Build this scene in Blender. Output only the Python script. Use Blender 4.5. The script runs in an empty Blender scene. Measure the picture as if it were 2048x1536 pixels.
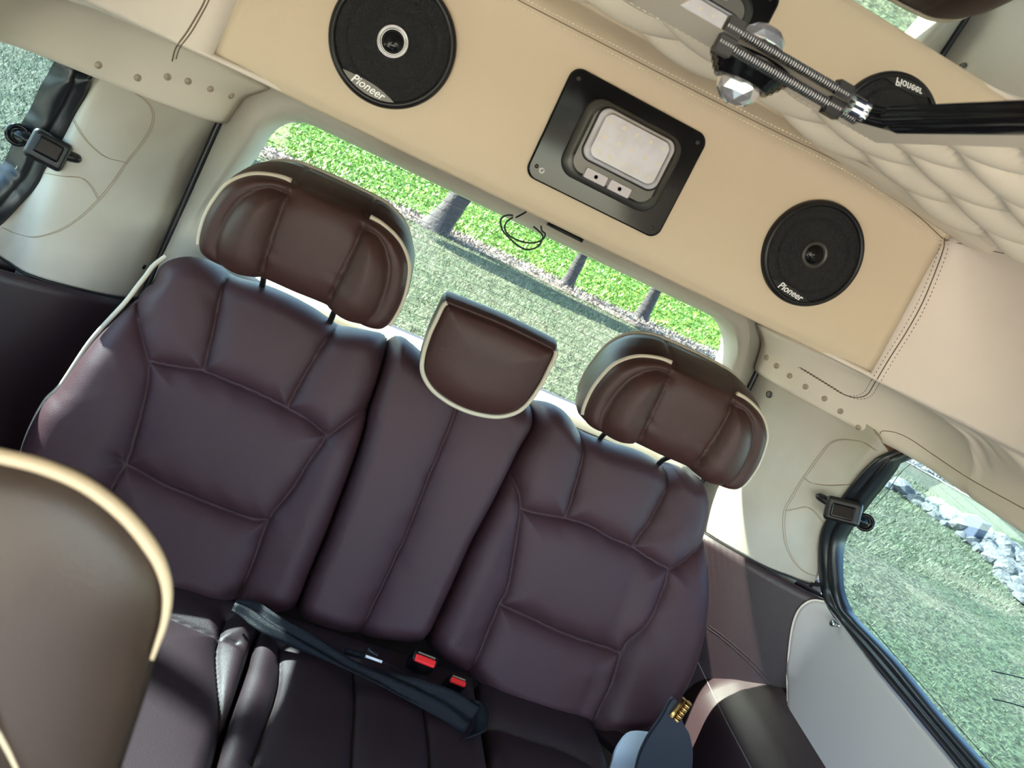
import bpy, bmesh, math, random
import numpy as np
from math import sin, cos, pi, radians, sqrt, exp
from mathutils import Vector, Matrix
from mathutils.bvhtree import BVHTree
random.seed(7); np.random.seed(7)
C = bpy.context.scene.collection
# ---------------------------------------------------------------- camera
PITCH, YAW, ROLL, FPX = radians(14), radians(13.5), radians(26.3), 1538.0
CAM = np.array([0, 0, 1.15])
_Fh = np.array([sin(YAW), cos(YAW), 0]); _Z = np.array([0, 0, 1.]); _R = np.array([cos(YAW), -sin(YAW), 0])
F_ = _Fh * cos(PITCH) - _Z * sin(PITCH); U_ = _Fh * sin(PITCH) + _Z * cos(PITCH)
IR = _R * cos(ROLL) + U_ * sin(ROLL); IU = -_R * sin(ROLL) + U_ * cos(ROLL)
cd = bpy.data.cameras.new('camera'); cam = bpy.data.objects.new('camera', cd); C.objects.link(cam)
cd.sensor_width = 36; cd.lens = FPX / 2048 * 36; cd.clip_start = .01; cd.clip_end = 500
M = Matrix(((IR[0], IU[0], -F_[0], CAM[0]), (IR[1], IU[1], -F_[1], CAM[1]), (IR[2], IU[2], -F_[2], CAM[2]), (0, 0, 0, 1)))
cam.matrix_world = M
cd.dof.use_dof = True; cd.dof.focus_distance = 1.9; cd.dof.aperture_fstop = 10
sc = bpy.context.scene; sc.camera = cam
sc.view_settings.view_transform = 'Standard'; sc.view_settings.look = 'None'; sc.view_settings.gamma = 1
sc.view_settings.exposure = 1.7
# ---------------------------------------------------------------- sky + sun
w = bpy.data.worlds.new('sky'); sc.world = w; w.use_nodes = True
nt = w.node_tree; bg = nt.nodes['Background']
sky = nt.nodes.new('ShaderNodeTexSky'); sky.sky_type = 'NISHITA'; sky.sun_disc = False
sky.sun_elevation = radians(41); sky.sun_rotation = radians(-73); sky.altitude = 50; sky.air_density = 1.0; sky.dust_density = 0.6
nt.links.new(sky.outputs[0], bg.inputs[0]); bg.inputs[1].default_value = 0.8
SUND = Vector((1, -.40, -.88)).normalized()
sl = bpy.data.lights.new('sun', 'SUN'); sl.energy = 26; sl.angle = radians(.53); sl.color = (1, .97, .92)
so = bpy.data.objects.new('sun', sl); C.objects.link(so); so.rotation_euler = SUND.to_track_quat('-Z', 'Y').to_euler()
so.location = (-10, 3, 9)
XC = .265

# ---------------------------------------------------------------- helpers
def ray(x, y): return F_ + IR * (x - 1024) / FPX + IU * (768 - y) / FPX
def pY(x, y, v): d = ray(x, y); return CAM + d * (v / d[1])
def pX(x, y, v): d = ray(x, y); return CAM + d * (v / d[0])
def pZ(x, y, v): d = ray(x, y); return CAM + d * ((v - CAM[2]) / d[2])
def V(*a): return np.array(a, float)
def sm(t): t = np.clip(t, 0, 1); return t * t * (3 - 2 * t)

MATS = {}
def mat(name, col, rough=.5, metal=0, spec=.5, grain=0, gscale=600, vary=0, vscale=6, wrinkle=0, wscale=18, coat=0, col2=None):
    m = bpy.data.materials.new(name); m.use_nodes = True; n = m.node_tree; b = n.nodes['Principled BSDF']
    b.inputs['Base Color'].default_value = (*col, 1); b.inputs['Roughness'].default_value = rough
    b.inputs['Metallic'].default_value = metal; b.inputs['Specular IOR Level'].default_value = spec
    b.inputs['Coat Weight'].default_value = coat
    tc = n.nodes.new('ShaderNodeTexCoord')
    if vary or col2:
        no = n.nodes.new('ShaderNodeTexNoise'); no.inputs['Scale'].default_value = vscale; no.inputs['Detail'].default_value = 5
        n.links.new(tc.outputs['Object'], no.inputs['Vector'])
        r = n.nodes.new('ShaderNodeValToRGB'); n.links.new(no.outputs[0], r.inputs[0])
        a = col2 or tuple(c * (1 - vary) for c in col); z = col if col2 else tuple(min(1, c * (1 + vary)) for c in col)
        r.color_ramp.elements[0].color = (*a, 1); r.color_ramp.elements[0].position = .32
        r.color_ramp.elements[1].color = (*z, 1); r.color_ramp.elements[1].position = .62
        n.links.new(r.outputs[0], b.inputs['Base Color'])
    prev = None
    for (st, scl, dist) in ((wrinkle, wscale, .02), (grain, gscale, .002)):
        if st:
            no = n.nodes.new('ShaderNodeTexNoise' if scl < 200 else 'ShaderNodeTexVoronoi'); no.inputs['Scale'].default_value = scl
            n.links.new(tc.outputs['Object'], no.inputs['Vector'])
            bp = n.nodes.new('ShaderNodeBump'); bp.inputs['Strength'].default_value = st; bp.inputs['Distance'].default_value = dist
            n.links.new(no.outputs[0], bp.inputs['Height'])
            if prev: n.links.new(prev.outputs[0], bp.inputs['Normal'])
            n.links.new(bp.outputs[0], b.inputs['Normal']); prev = bp
    MATS[name] = m; return m
def glass_mat(name, tint, refl=.06):
    m = bpy.data.materials.new(name); m.use_nodes = True; n = m.node_tree; n.nodes.remove(n.nodes['Principled BSDF'])
    o = n.nodes['Material Output']; t = n.nodes.new('ShaderNodeBsdfTransparent'); t.inputs[0].default_value = (*tint, 1)
    g = n.nodes.new('ShaderNodeBsdfGlossy'); g.inputs['Roughness'].default_value = .02; g.inputs[0].default_value = (1, 1, 1, 1)
    lw = n.nodes.new('ShaderNodeLayerWeight'); lw.inputs[0].default_value = .5
    pw = n.nodes.new('ShaderNodeMath'); pw.operation = 'POWER'; pw.inputs[1].default_value = 5; n.links.new(lw.outputs['Facing'], pw.inputs[0])
    f = n.nodes.new('ShaderNodeMath'); f.operation = 'MULTIPLY_ADD'; f.inputs[1].default_value = .6; f.inputs[2].default_value = .03; n.links.new(pw.outputs[0], f.inputs[0])
    mx = n.nodes.new('ShaderNodeMixShader'); n.links.new(f.outputs[0], mx.inputs[0]); n.links.new(t.outputs[0], mx.inputs[1]); n.links.new(g.outputs[0], mx.inputs[2])
    n.links.new(mx.outputs[0], o.inputs[0]); return m
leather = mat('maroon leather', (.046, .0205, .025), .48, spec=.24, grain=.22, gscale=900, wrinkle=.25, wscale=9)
leather_shade = mat('dark seat cushion leather', (.020, .011, .014), .5, spec=.4, grain=.2, gscale=900)  # same maroon leather, the shade on the cushions put into a darker colour
leather_h = mat('brown headrest leather', (.046, .0185, .017), .42, spec=.30, grain=.18, gscale=900, wrinkle=.12, wscale=9)
darkmar = mat('dark maroon trim leather', (.021, .010, .013), .45, grain=.15, gscale=900)
cream = mat('cream piping', (.50, .43, .34), .5)
creamfg = mat('cream thick piping', (.52, .43, .30), .45)
vinyl = mat('cream vinyl', (.58, .475, .34), .55, spec=.3, grain=.12, gscale=1400)
vinyl_s = mat('beige vinyl of the side panels', (.66, .58, .50), .55, spec=.3, grain=.12, gscale=1400, vary=.04, vscale=3)
vinyl_p = mat('pillar vinyl with dim light in its colour', (.46, .425, .37), .5, spec=.35, grain=.15, gscale=1200, col2=(.39, .345, .285), vscale=5)  # beige vinyl darkened to carry the dimmer light at the pillars
quilt = mat('quilted cream vinyl', (.72, .65, .52), .5, spec=.35, grain=.1, gscale=1200)
padgrey = mat('pale grey beige vinyl pad', (.37, .34, .33), .5, grain=.1, gscale=1400)
shell = mat('painted body inner skin', (.50, .50, .46), .45)
blackp = mat('black plastic', (.007, .007, .008), .38, spec=.35)
blackg = mat('black gloss plastic', (.006, .006, .007), .10, spec=.22)
rubber = mat('black rubber seal', (.010, .011, .014), .35)
greyp = mat('metallic grey plastic', (.085, .082, .075), .38, metal=.6)
chrome = mat('chrome', (.75, .75, .75), .12, metal=1)
steel = mat('dull steel', (.45, .45, .46), .3, metal=1)
brass = mat('brass', (.55, .33, .12), .3, metal=1)
mirrorm = mat('mirror silver', (.93, .93, .92), .015, metal=1)
meshm = mat('black speaker mesh', (.007, .007, .008), .45, spec=.3, grain=.5, gscale=700)
lens = mat('frosted white lens', (.58, .57, .62), .25, spec=.6, col2=(.50, .47, .48), vscale=30)
button = mat('grey lilac button', (.50, .46, .48), .45)
red = mat('red release button', (.75, .015, .02), .35)
belt = mat('charcoal seat belt webbing', (.007, .008, .011), .45, spec=.15, grain=.4, gscale=900)
white = mat('white lettering and screw glint', (.8, .8, .8), .4)
thread = mat('cream thread', (.82, .76, .60), .6)
mat('tan thread', (.30, .22, .15), .7)
dthread = mat('brown thread', (.16, .11, .07), .7)
tackm = mat('tan tack head', (.34, .27, .20), .4)
carpet = mat('grey carpet', (.10, .10, .11), .9, grain=.8, gscale=400)
wood = mat('brown foam gap filler', (.20, .07, .02), .7, wrinkle=.5, wscale=60)
crystal = bpy.data.materials.new('clear crystal'); crystal.use_nodes = True
_b = crystal.node_tree.nodes['Principled BSDF']; _b.inputs['Base Color'].default_value = (.85, .85, .87, 1); _b.inputs['Roughness'].default_value = .06; _b.inputs['Metallic'].default_value = .75; _b.inputs['Transmission Weight'].default_value = .2; _b.inputs['IOR'].default_value = 1.5
tint = glass_mat('tinted window glass', (.54, .62, .62)); tint_r = glass_mat('rear window glass', (.70, .745, .69))
wireM = mat('defroster wire', (.02, .02, .02), .5)

def link(name, me, m, parent=None, smooth=True):
    o = bpy.data.objects.new(name, me); C.objects.link(o)
    if m: me.materials.append(m)
    if smooth: me.shade_smooth()
    if parent: o.parent = parent
    return o
def wloc(o):
    L = np.zeros(3)
    while o is not None: L = L + np.array(o.location); o = o.parent
    return L
def mk(name, v, f, m, parent=None, smooth=True, off=None):
    me = bpy.data.meshes.new(name); v = np.asarray(v, float)
    if parent is not None: v = v - wloc(parent)
    me.from_pydata([tuple(p) for p in v], [], f); me.update()
    o = link(name, me, m, parent, smooth)
    for p in me.polygons:
        if p.loop_total > 6: p.use_smooth = False
    return o
def grid_faces(m, n, wrapu=False, wrapv=False, o=0):
    fs = []
    for i in range(m if wrapu else m - 1):
        for j in range(n if wrapv else n - 1):
            a = i * n + j; b = ((i + 1) % m) * n + j; c = ((i + 1) % m) * n + (j + 1) % n; d = i * n + (j + 1) % n
            fs.append((a + o, b + o, c + o, d + o))
    return fs
def catmull(P, n, closed=False):
    P = np.asarray(P, float); k = len(P)
    if closed: Q = np.vstack([P[-1], P, P[0], P[1]]); segs = k
    else: Q = np.vstack([2 * P[0] - P[1], P, 2 * P[-1] - P[-2]]); segs = k - 1
    L = np.array([np.linalg.norm(Q[i + 2] - Q[i + 1]) + 1e-9 for i in range(segs)]); cum = np.concatenate([[0], np.cumsum(L)])
    out = []
    for s in np.linspace(0, cum[-1], n, endpoint=not closed):
        i = min(int(np.searchsorted(cum, s, side='right')) - 1, segs - 1); t = (s - cum[i]) / L[i]
        a, b, c, d = Q[i], Q[i + 1], Q[i + 2], Q[i + 3]
        out.append(.5 * ((2 * b) + (c - a) * t + (2 * a - 5 * b + 4 * c - d) * t * t + (3 * b - a - 3 * c + d) * t ** 3))
    return np.array(out)
def lin(P, n):
    P = np.asarray(P, float); L = np.linalg.norm(np.diff(P, axis=0), axis=1) + 1e-9; cum = np.concatenate([[0], np.cumsum(L)])
    s = np.linspace(0, cum[-1], n); return np.stack([np.interp(s, cum, P[:, k]) for k in range(P.shape[1])], 1)
def tube_vf(P, r, closed=False, seg=8, flat=1.0, up=None, cap=True):
    P = np.asarray(P, float); n = len(P)
    T = np.roll(P, -1, 0) - np.roll(P, 1, 0) if closed else np.gradient(P, axis=0)
    T /= np.linalg.norm(T, axis=1)[:, None] + 1e-12
    N = np.array(up, float) if up is not None else (V(0, 0, 1) if abs(T[0][2]) < .9 else V(1, 0, 0))
    vs = []
    for i in range(n):
        if up is not None: N = np.array(up, float)
        N = N - T[i] * N.dot(T[i]); N /= np.linalg.norm(N) + 1e-12; B = np.cross(T[i], N)
        rr = r[i] if hasattr(r, '__len__') else r
        for k in range(seg):
            a = 2 * pi * k / seg; vs.append(P[i] + rr * (cos(a) * N * flat + sin(a) * B))
    fs = grid_faces(n, seg, closed, True)
    if not closed and cap: fs += [tuple(range(seg))[::-1], tuple((n - 1) * seg + k for k in range(seg))]
    return vs, fs
def tube(name, P, r, m, parent=None, **k):
    v, f = tube_vf(P, r, **k); return mk(name, v, f, m, parent)
class MB:
    def __init__(s): s.v = []; s.f = []
    def add(s, v, f): o = len(s.v); s.v += [np.array(p, float) for p in v]; s.f += [tuple(i + o for i in q) for q in f]; return s
    def box(s, c, h, R=None):
        R = np.eye(3) if R is None else R; c = np.array(c, float)
        v = [c + R @ V(sx * h[0], sy * h[1], sz * h[2]) for sx in (-1, 1) for sy in (-1, 1) for sz in (-1, 1)]
        return s.add(v, [(0, 1, 3, 2), (4, 6, 7, 5), (0, 4, 5, 1), (2, 3, 7, 6), (0, 2, 6, 4), (1, 5, 7, 3)])
    def tube(s, *a, **k): return s.add(*tube_vf(*a, **k))
    def build(s, name, m, parent=None, smooth=True): return mk(name, s.v, s.f, m, parent, smooth)
def bevel(o, w=.003, seg=3):
    b = o.modifiers.new('bevel', 'BEVEL'); b.width = w; b.segments = seg; b.limit_method = 'ANGLE'; return o
def solid(o, t, off=-1, inward=None):
    if inward is None and off != 0:      # thickness grows away from the cabin
        me = o.data; L = Vector(wloc(o)); T = Vector((XC, .3, .9)); acc = sum((p.normal.dot(T - (p.center + L)) * p.area for p in me.polygons))
        if acc < 0: me.flip_normals()
        off = -1
    s = o.modifiers.new('thickness', 'SOLIDIFY'); s.thickness = t; s.offset = off; return o
def lathe(name, prof, m, parent=None, c=(0, 0, 0), R=None, seg=64):
    R = np.eye(3) if R is None else R; v = []
    for (r, h) in prof:
        for k in range(seg):
            a = 2 * pi * k / seg; v.append(np.array(c) + R @ V(r * cos(a), r * sin(a), h))
    f = grid_faces(len(prof), seg, False, True)
    f += [tuple(range(seg))[::-1], tuple((len(prof) - 1) * seg + k for k in range(seg))]
    return mk(name, v, f, m, parent)
def thing(name, label, cat, loc=(0, 0, 0), group=None):
    o = bpy.data.objects.new(name, None); C.objects.link(o); o.location = loc; o.empty_display_size = .05
    return tag(o, label, cat, group)
def tag(o, label, cat, group=None, kind=None):
    o['label'] = label; o['category'] = cat
    if group: o['group'] = group
    if kind: o['kind'] = kind
    return o
def struct(o, label, cat):
    o['kind'] = 'structure'; o['label'] = label; o['category'] = cat; return o
def surf(name, rows, m, parent=None, nu=40, nv=40, flip=False, smoothu=True, smoothv=True):
    """loft through rows of 3D points"""
    rows = [np.asarray(r, float) for r in rows]
    A = np.array([(catmull if smoothv else lin)(r, nv) for r in rows])
    G = np.array([(catmull if smoothu else lin)(A[:, j], nu) for j in range(nv)])  # nv x nu
    G = G.transpose(1, 0, 2)
    f = grid_faces(nu, nv)
    if flip: f = [q[::-1] for q in f]
    return mk(name, G.reshape(-1, 3), f, m, parent)
def bvh(*objs):
    vs = []; fs = []
    for o in objs:
        k = len(vs); L = Vector(wloc(o))
        vs += [v.co + L for v in o.data.vertices]; fs += [[i + k for i in p.vertices] for p in o.data.polygons]
    return BVHTree.FromPolygons(vs, fs)
def hit(bv, x, y, off=.0006):
    d = Vector(ray(x, y)).normalized(); h = bv.ray_cast(Vector(CAM), d)
    if h[0] is None: return None
    n = h[1] if h[1].dot(d) < 0 else -h[1]
    return np.array(h[0] + n * off), np.array(n)
def onsurf(bv, pts, n=0, off=.0006, closed=False):
    P = catmull(np.array(pts, float), n or len(pts) * 6, closed); out = []
    for x, y in P:
        h = hit(bv, x, y, off)
        if h is not None: out.append(h[0])
    return np.array(out)
def stitches(mb, P, step=.006, ln=.0035, r=.0007, side=0, up=None):
    L = np.linalg.norm(np.diff(P, axis=0), axis=1); cum = np.concatenate([[0], np.cumsum(L)])
    s = 0
    while s + ln < cum[-1]:
        a = V(*[np.interp(s, cum, P[:, k]) for k in range(3)]); b = V(*[np.interp(s + ln, cum, P[:, k]) for k in range(3)])
        mb.tube([a, b], r, seg=4); s += step

# ================================================================ SETTING
# floor, outer roof, lower walls
YF = -1.5; YR = 1.62
struct(MB().box((XC, .1, -.02), (.95, 1.62, .02)).build('floor', carpet), 'grey carpeted van floor under the seats', 'floor')
fw = MB(); fw.box((XC, -1.52, .26), (.97, .02, .26)); fw.box((XC, -1.52, 1.39), (.97, .02, .06)); struct(fw.build('wall_front', darkmar, smooth=False), 'dark unseen cabin front added to hold back light around the windscreen opening', 'front wall')  # cabin front added out of view to cut light on the cushions
# quilted ceiling
nx, ny = 300, 420
X = np.linspace(XC - .66, XC + .66, nx); Yg = np.linspace(-1.45, 1.13, ny); GX, GY = np.meshgrid(X, Yg, indexing='ij')
u = (GX - .478) / .107; v_ = (GY - .783) / .0485; a = (u + v_) / 2; b = (u - v_) / 2
puff = (np.abs(np.sin(pi * a) * np.sin(pi * b))) ** .45
hx = np.abs(GX - XC)
fade = sm((.555 - hx) / .02) * sm((1.065 - GY) / .03) * np.where((hx < .19) & (GY < .84), 0, 1)
Zc = 1.384 - .016 * (hx / .5) ** 2 - .027 * puff * fade - .09 * sm((hx - .58) / .12) - .012 * sm((GY - 1.04) / .06)
ceil = struct(mk('ceiling', np.stack([GX, GY, Zc], -1).reshape(-1, 3), grid_faces(nx, ny), quilt), 'cream vinyl headlining quilted in curved diamonds', 'ceiling'); solid(ceil, .02)
# outer roof skin above the headlining
rv = []
for yy in np.linspace(-1.6, 1.68, 6):
    for t in np.linspace(-1, 1, 21):
        rv.append((XC + .99 * sin(t * pi / 2) if abs(t) < .999 else XC + .99 * t, yy, 1.46 - .40 * max(0, abs(t) - .45) ** 2 / .30))
roof = struct(solid(mk('trim_1', rv, grid_faces(6, 21), shell), .03), 'outer roof skin over the headlining', 'roof')

# board carrying the mirror
brd = MB().box((XC, .115, 1.362), (.180, .713, .018)).build('trim_2', mat('beige board vinyl', (.62, .55, .45), .5, grain=.1, gscale=1200), smooth=False)
bevel(brd, .006); struct(brd, 'flat beige board round the ceiling mirror', 'ceiling board')
bs = MB(); stitches(bs, lin([(XC - .178, .822, 1.3445), (XC + .175, .822, 1.3445)], 60), .0075, .0045, .0011)
bs.build('stitching', thread, brd)

# rear bulkhead panel with the speakers (one loft, plan curve per height) and the side panels it runs into
def hwin(z): return .93 - .225 * (z - .6)
def side_section(z):     # half-width of the side panel at height z
    return np.interp(z, [.985, 1.0, 1.09, 1.22, 1.30, 1.34, 1.372], [.885, .862, .815, .735, .665, .62, .53])
zs = [1.372, 1.365, 1.345, 1.30, 1.24, 1.18, 1.13, 1.112, 1.105, 1.108]
ys = [1.06, 1.125, 1.150, 1.155, 1.155, 1.155, 1.156, 1.163, 1.18, 1.30]
def endx(z): return .541 + .02 * (1.35 - np.clip(z, 1.105, 1.36)) / .27
def soffit_row(z, y):
    zz = np.clip(z, 1.105, 1.36); e = endx(zz); r = []
    S = side_section(zz)
    for t in np.linspace(0, 1, 7): r.append((XC - e + 2 * e * t, y, z))
    return r
rows = [soffit_row(z, y) for z, y in zip(zs, ys)]
sof = surf('trim_3', rows, vinyl, nu=60, nv=80); struct(solid(sof, .012, 1), 'cream vinyl panel across the rear above the window holding two speakers and a lamp', 'rear panel')
# side panels: right (s=+1) and left (s=-1)
def side_panel(s, name, label):
    up = []
    for Y0 in (-1.45, -.6, .2, .7, .88, .96, 1.03, 1.08, 1.12, 1.145, 1.155):
        r = []
        for z in (1.375, 1.36, 1.34, 1.30, 1.22, 1.15, 1.105):
            S = .50 if z == 1.375 else float(side_section(z)); e = endx(z)
            t = np.clip((Y0 - .90) / .255, 0, 1); S2 = e + (S - e) * sqrt(max(0, 1 - t ** 2.4)) if S > e else S
            r.append((XC + s * S2, Y0, z + (.0 if z < 1.37 else .003)))
        up.append(r)
    lo = []
    for Y0 in (-1.45, -.6, .2, .7, .88, .96, 1.03, 1.08, 1.12, 1.145, 1.18, 1.30, 1.42, 1.52, 1.60):
        S = float(side_section(1.105)); e = endx(1.105); t = np.clip((Y0 - .90) / .255, 0, 1)
        inner = (e + (S - e) * sqrt(max(0, 1 - t ** 2.4))) if Y0 < 1.15 else .42
        inn = sm((Y0 - 1.32) / .27) * .235
        r = [(inner, 1.107), (max(inner + .012, min(S - .03, inner + .10)) if Y0 < 1.15 else S - .10, 1.100), (S - .012 if Y0 > 1 else S + .001, 1.088), (.827, 1.06), (.838, 1.03), (.843, 1.008), (.848, .998), (.862, .993), (.90, 1.0)]
        lo.append([(XC + s * (h - (inn if k > 1 else inn * .5)), Y0, z - (.006 * sm((Y0 - 1.3) / .15) if k > 2 else 0)) for k, (h, z) in enumerate(r)])
    rows = up
    o = surf(name, up, vinyl_s, nu=110, nv=50); n1 = len(o.data.vertices)
    o2 = surf('under_edge', lo, vinyl_s, o, nu=150, nv=60); solid(o2, .008, 1)
    return struct(solid(o, .012, 1), label, 'side panel')
sp_r = side_panel(1, 'trim_4', 'beige vinyl roof side panel above the right window')
sp_l = side_panel(-1, 'trim_5', 'beige vinyl roof side panel above the left window')
# side roof fillers to keep out light
for s in (1, -1):
    f = MB().box((XC + s * .925, .1, 1.195), (.015, 1.58, .195)).build('trim_6' if s > 0 else 'trim_7', shell, smooth=False)
    struct(f, 'body side above the %s window' % ('right' if s > 0 else 'left'), 'body side')

# rear corner pillars
def yend(z, s=1): return float(np.interp(z, [.6, .72, .94, 1.0], [1.40, 1.412, 1.35, 1.33] if s > 0 else [1.445, 1.45, 1.44, 1.42]))
def corner_row(s, z, hg, yo=0):
    hw = hwin(z) if z > .6 else .93
    if yo: return [(XC + s * a, b, z) for a, b in ((hg, 1.66), (.662, 1.60), (.678, 1.54), (.728, 1.488), (.80, 1.432), (.865, 1.388), (.91, 1.36), (.934, 1.335))]
    return [(XC + s * hg, 1.66, z), (XC + s * (hg + .012), 1.60, z), (XC + s * (hg + .032), 1.55, z), (XC + s * (hg + .08), 1.497, z), (XC + s * (hg + .15), 1.452, z), (XC + s * (.5 * (hg + .15) + .5 * (hw - .03)), .5 * 1.452 + .5 * yend(z, s) + .010, z), (XC + s * (hw - .045), yend(z, s) + .022, z), (XC + s * (hw - .012), yend(z, s) + .018, z)]
def gapx(z): return float(np.interp(z, [0, .6, .9, .98, 1.06, 1.12], [.65, .65, .64, .625, .59, .54]))
def beltz(t): return .592 + .042 * t
def corner(s, nm_up, nm_lo, side):
    up = []; lo = []
    for k in range(9):
        q = k / 8; row = []
        base = corner_row(s, .6, gapx(.6))
        n = len(base)
        for j in range(n):
            t = j / (n - 1); z = beltz(t) + (1.078 - .097 * t - beltz(t)) * q
            row.append(corner_row(s, z, gapx(z))[j])
        up.append(row)
    for k in range(7):
        q = k / 6; row = []
        for j in range(n):
            t = j / (n - 1); z = (beltz(t) - .001) * (1 - q) + .0 * q; c = corner_row(s, z, gapx(z), 1)[j]
            row.append(c)
        lo.append(row)
    bk = [[(x, y + .014, z) for x, y, z in corner_row(s, z, gapx(z))] + [(XC + s * (hwin(max(z, .6)) + .002), yend(z, s) + .034, z)] for z in (0, .3, .6, .8, .97)]
    bk3 = [[(x + s * .004, y + .055, z) for x, y, z in corner_row(s, z, gapx(z), 1)] for z in (.3, .5, .6, .622)]
    bk4 = surf('backing', bk3, darkmar, nu=6, nv=30)
    up2 = surf('backing', bk, vinyl_p, nu=12, nv=30)
    a_ = surf(nm_up, up, vinyl_p, nu=70, nv=70); up2.parent = a_; bk4.parent = a_; br = corner_row(s, .6, gapx(.6)); tube('edge_binding', catmull([(x - s * .002, y - .004, beltz(j / 7)) for j, (x, y, z) in enumerate(br)], 60), .0022, blackp, a_); struct(solid(a_, .01, 1 if s < 0 else -1), 'beige vinyl trim of the rear %s corner pillar with curved stitched seams' % side, 'pillar trim')
    b_ = surf(nm_lo, lo, darkmar, nu=30, nv=50); struct(solid(b_, .01, 1 if s < 0 else -1), 'dark maroon lower lining of the rear %s corner' % side, 'lower lining')
    return a_, b_
pr, prl = corner(1, 'trim_8', 'trim_9', 'right')
pl, pll = corner(-1, 'trim_10', 'trim_11', 'left')
bvR, bvL = bvh(pr, prl), bvh(pl, pll)
for s, par in ((1, pr), (-1, pl)): MB().box((XC + s * .922, 1.430, .622), (.014, .010, .018)).build('corner_plug', darkmar, par, smooth=False)

# tailgate trim ring and rear glass
def rrect(hw0, hw1, z0, z1, r, n=14, cx=XC):
    """rounded trapezoid outline, half width hw0 at z0 and hw1 at z1"""
    P = []
    for (sx, zz, hw, a0) in ((1, z0, hw0, -90), (1, z1, hw1, 0), (-1, z1, hw1, 90), (-1, z0, hw0, 180)):
        cxx = cx + sx * (hw - r); cz = zz + (r if zz == z0 else -r)
        for k in range(n): a = radians(a0 + 90 * k / (n - 1)); P.append((cxx + r * cos(a), cz + r * sin(a)))
    return np.array(P)
def dense(P, n=200):
    return lin(np.vstack([P, P[:1]]), n + 1)[:-1]
outer = dense(rrect(.664, .622, .30, 1.17, .12)); inner = dense(rrect(.60, .558, .72, 1.073, .085)); mid = dense(rrect(.632, .573, .60, 1.11, .11))
reveal = dense(rrect(.585, .543, .735, 1.058, .075))
outer2 = outer
ring = []
for (o_, y_) in ((outer2, 1.68), (outer2, 1.615), (mid, 1.598), (inner * .5 + mid * .5, 1.594), (inner, 1.602), (reveal, 1.66)):
    ring.append(np.stack([o_[:, 0], np.full(len(o_), y_), o_[:, 1]], 1))
rg = mk('wall_rear', np.array(ring).reshape(-1, 3), grid_faces(len(ring), 200, False, True), vinyl_p)
struct(solid(rg, .004, 0), 'beige trimmed tailgate surround of the rear window', 'tailgate')
tube('seal', np.stack([outer[:, 0], np.full(200, 1.611), outer[:, 1]], 1), .0065, rubber, rg, closed=True)
tg = MB().box((XC, 1.72, .32), (.68, .03, .40)).build('trim_12', darkmar, smooth=False); struct(tg, 'dark lower half of the tailgate behind the bench', 'tailgate lower')
fr = MB()
for s in (-1, 1): fr.box((XC + s * .785, 1.685, .7), (.13, .010, .72))
fr.box((XC, 1.672, 1.27), (1.0, .010, .19)); fr.build('trim_13', shell, smooth=False); struct(bpy.data.objects['trim_13'], 'body shell round the tailgate opening', 'body')
# glass
win = thing('window_1', 'wide rear window with thin horizontal defroster lines looking out on a lawn', 'window', (XC, 1.67, .9)); win['kind'] = 'structure'
go = dense(rrect(.61, .565, .70, 1.085, .08), 80)
gv = [(p[0], 1.675 + (.9 - p[1]) * .12, p[1]) for p in go]
g1 = mk('pane', gv, [tuple(range(80))], tint_r, win, smooth=False); solid(g1, .004, 0)
hm = MB()
for i in range(17):
    z = .735 + i * .0197; hw = np.interp(z, [.735, 1.058], [.585, .543]) - .002
    P = [(XC + t * hw, 1.670 + (.9 - z) * .12, z + .004 * (1 - t * t)) for t in np.linspace(-1, 1, 21)]
    hm.tube(P, .00038, seg=4)
hm.build('defroster_lines', wireM, win)
sg = dense(rrect(.594, .551, .725, 1.067, .08)); tube('seal', np.stack([sg[:, 0], 1.662 + (.9 - sg[:, 1]) * .12, sg[:, 1]], 1), .006, rubber, win, closed=True)

# lower side walls
for s, nm, sd in ((1, 'wall_right', 'right'), (-1, 'wall_left', 'left')):
    rows = []
    for Y0 in ((-1.5, -.5, .5, 1.2, 1.425) if s > 0 else (.08, .4, .8, 1.2, 1.425)):
        rows.append([(XC + s * h, Y0, z) for h, z in ((.955, .62), (.938, .61), (.928, .58), (.928, .3), (.928, 0.))])
    o = surf(nm, rows, darkmar, nu=20, nv=40, smoothu=False, smoothv=False); solid(o, .03, 1 if s < 0 else -1)
    struct(o, 'dark maroon lower side lining on the %s of the van' % sd, 'side wall')
    # front pillar strip of the window
    p = MB(); p.box((XC + s * .90, .02, .80), (.03, .09, .22)); p.box((XC + s * .93, -1.42, .80), (.03, .09, .22))
    struct(p.build('trim_14' if s > 0 else 'trim_15', vinyl_s, smooth=False), 'beige post between the %s side windows' % sd, 'post')

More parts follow.
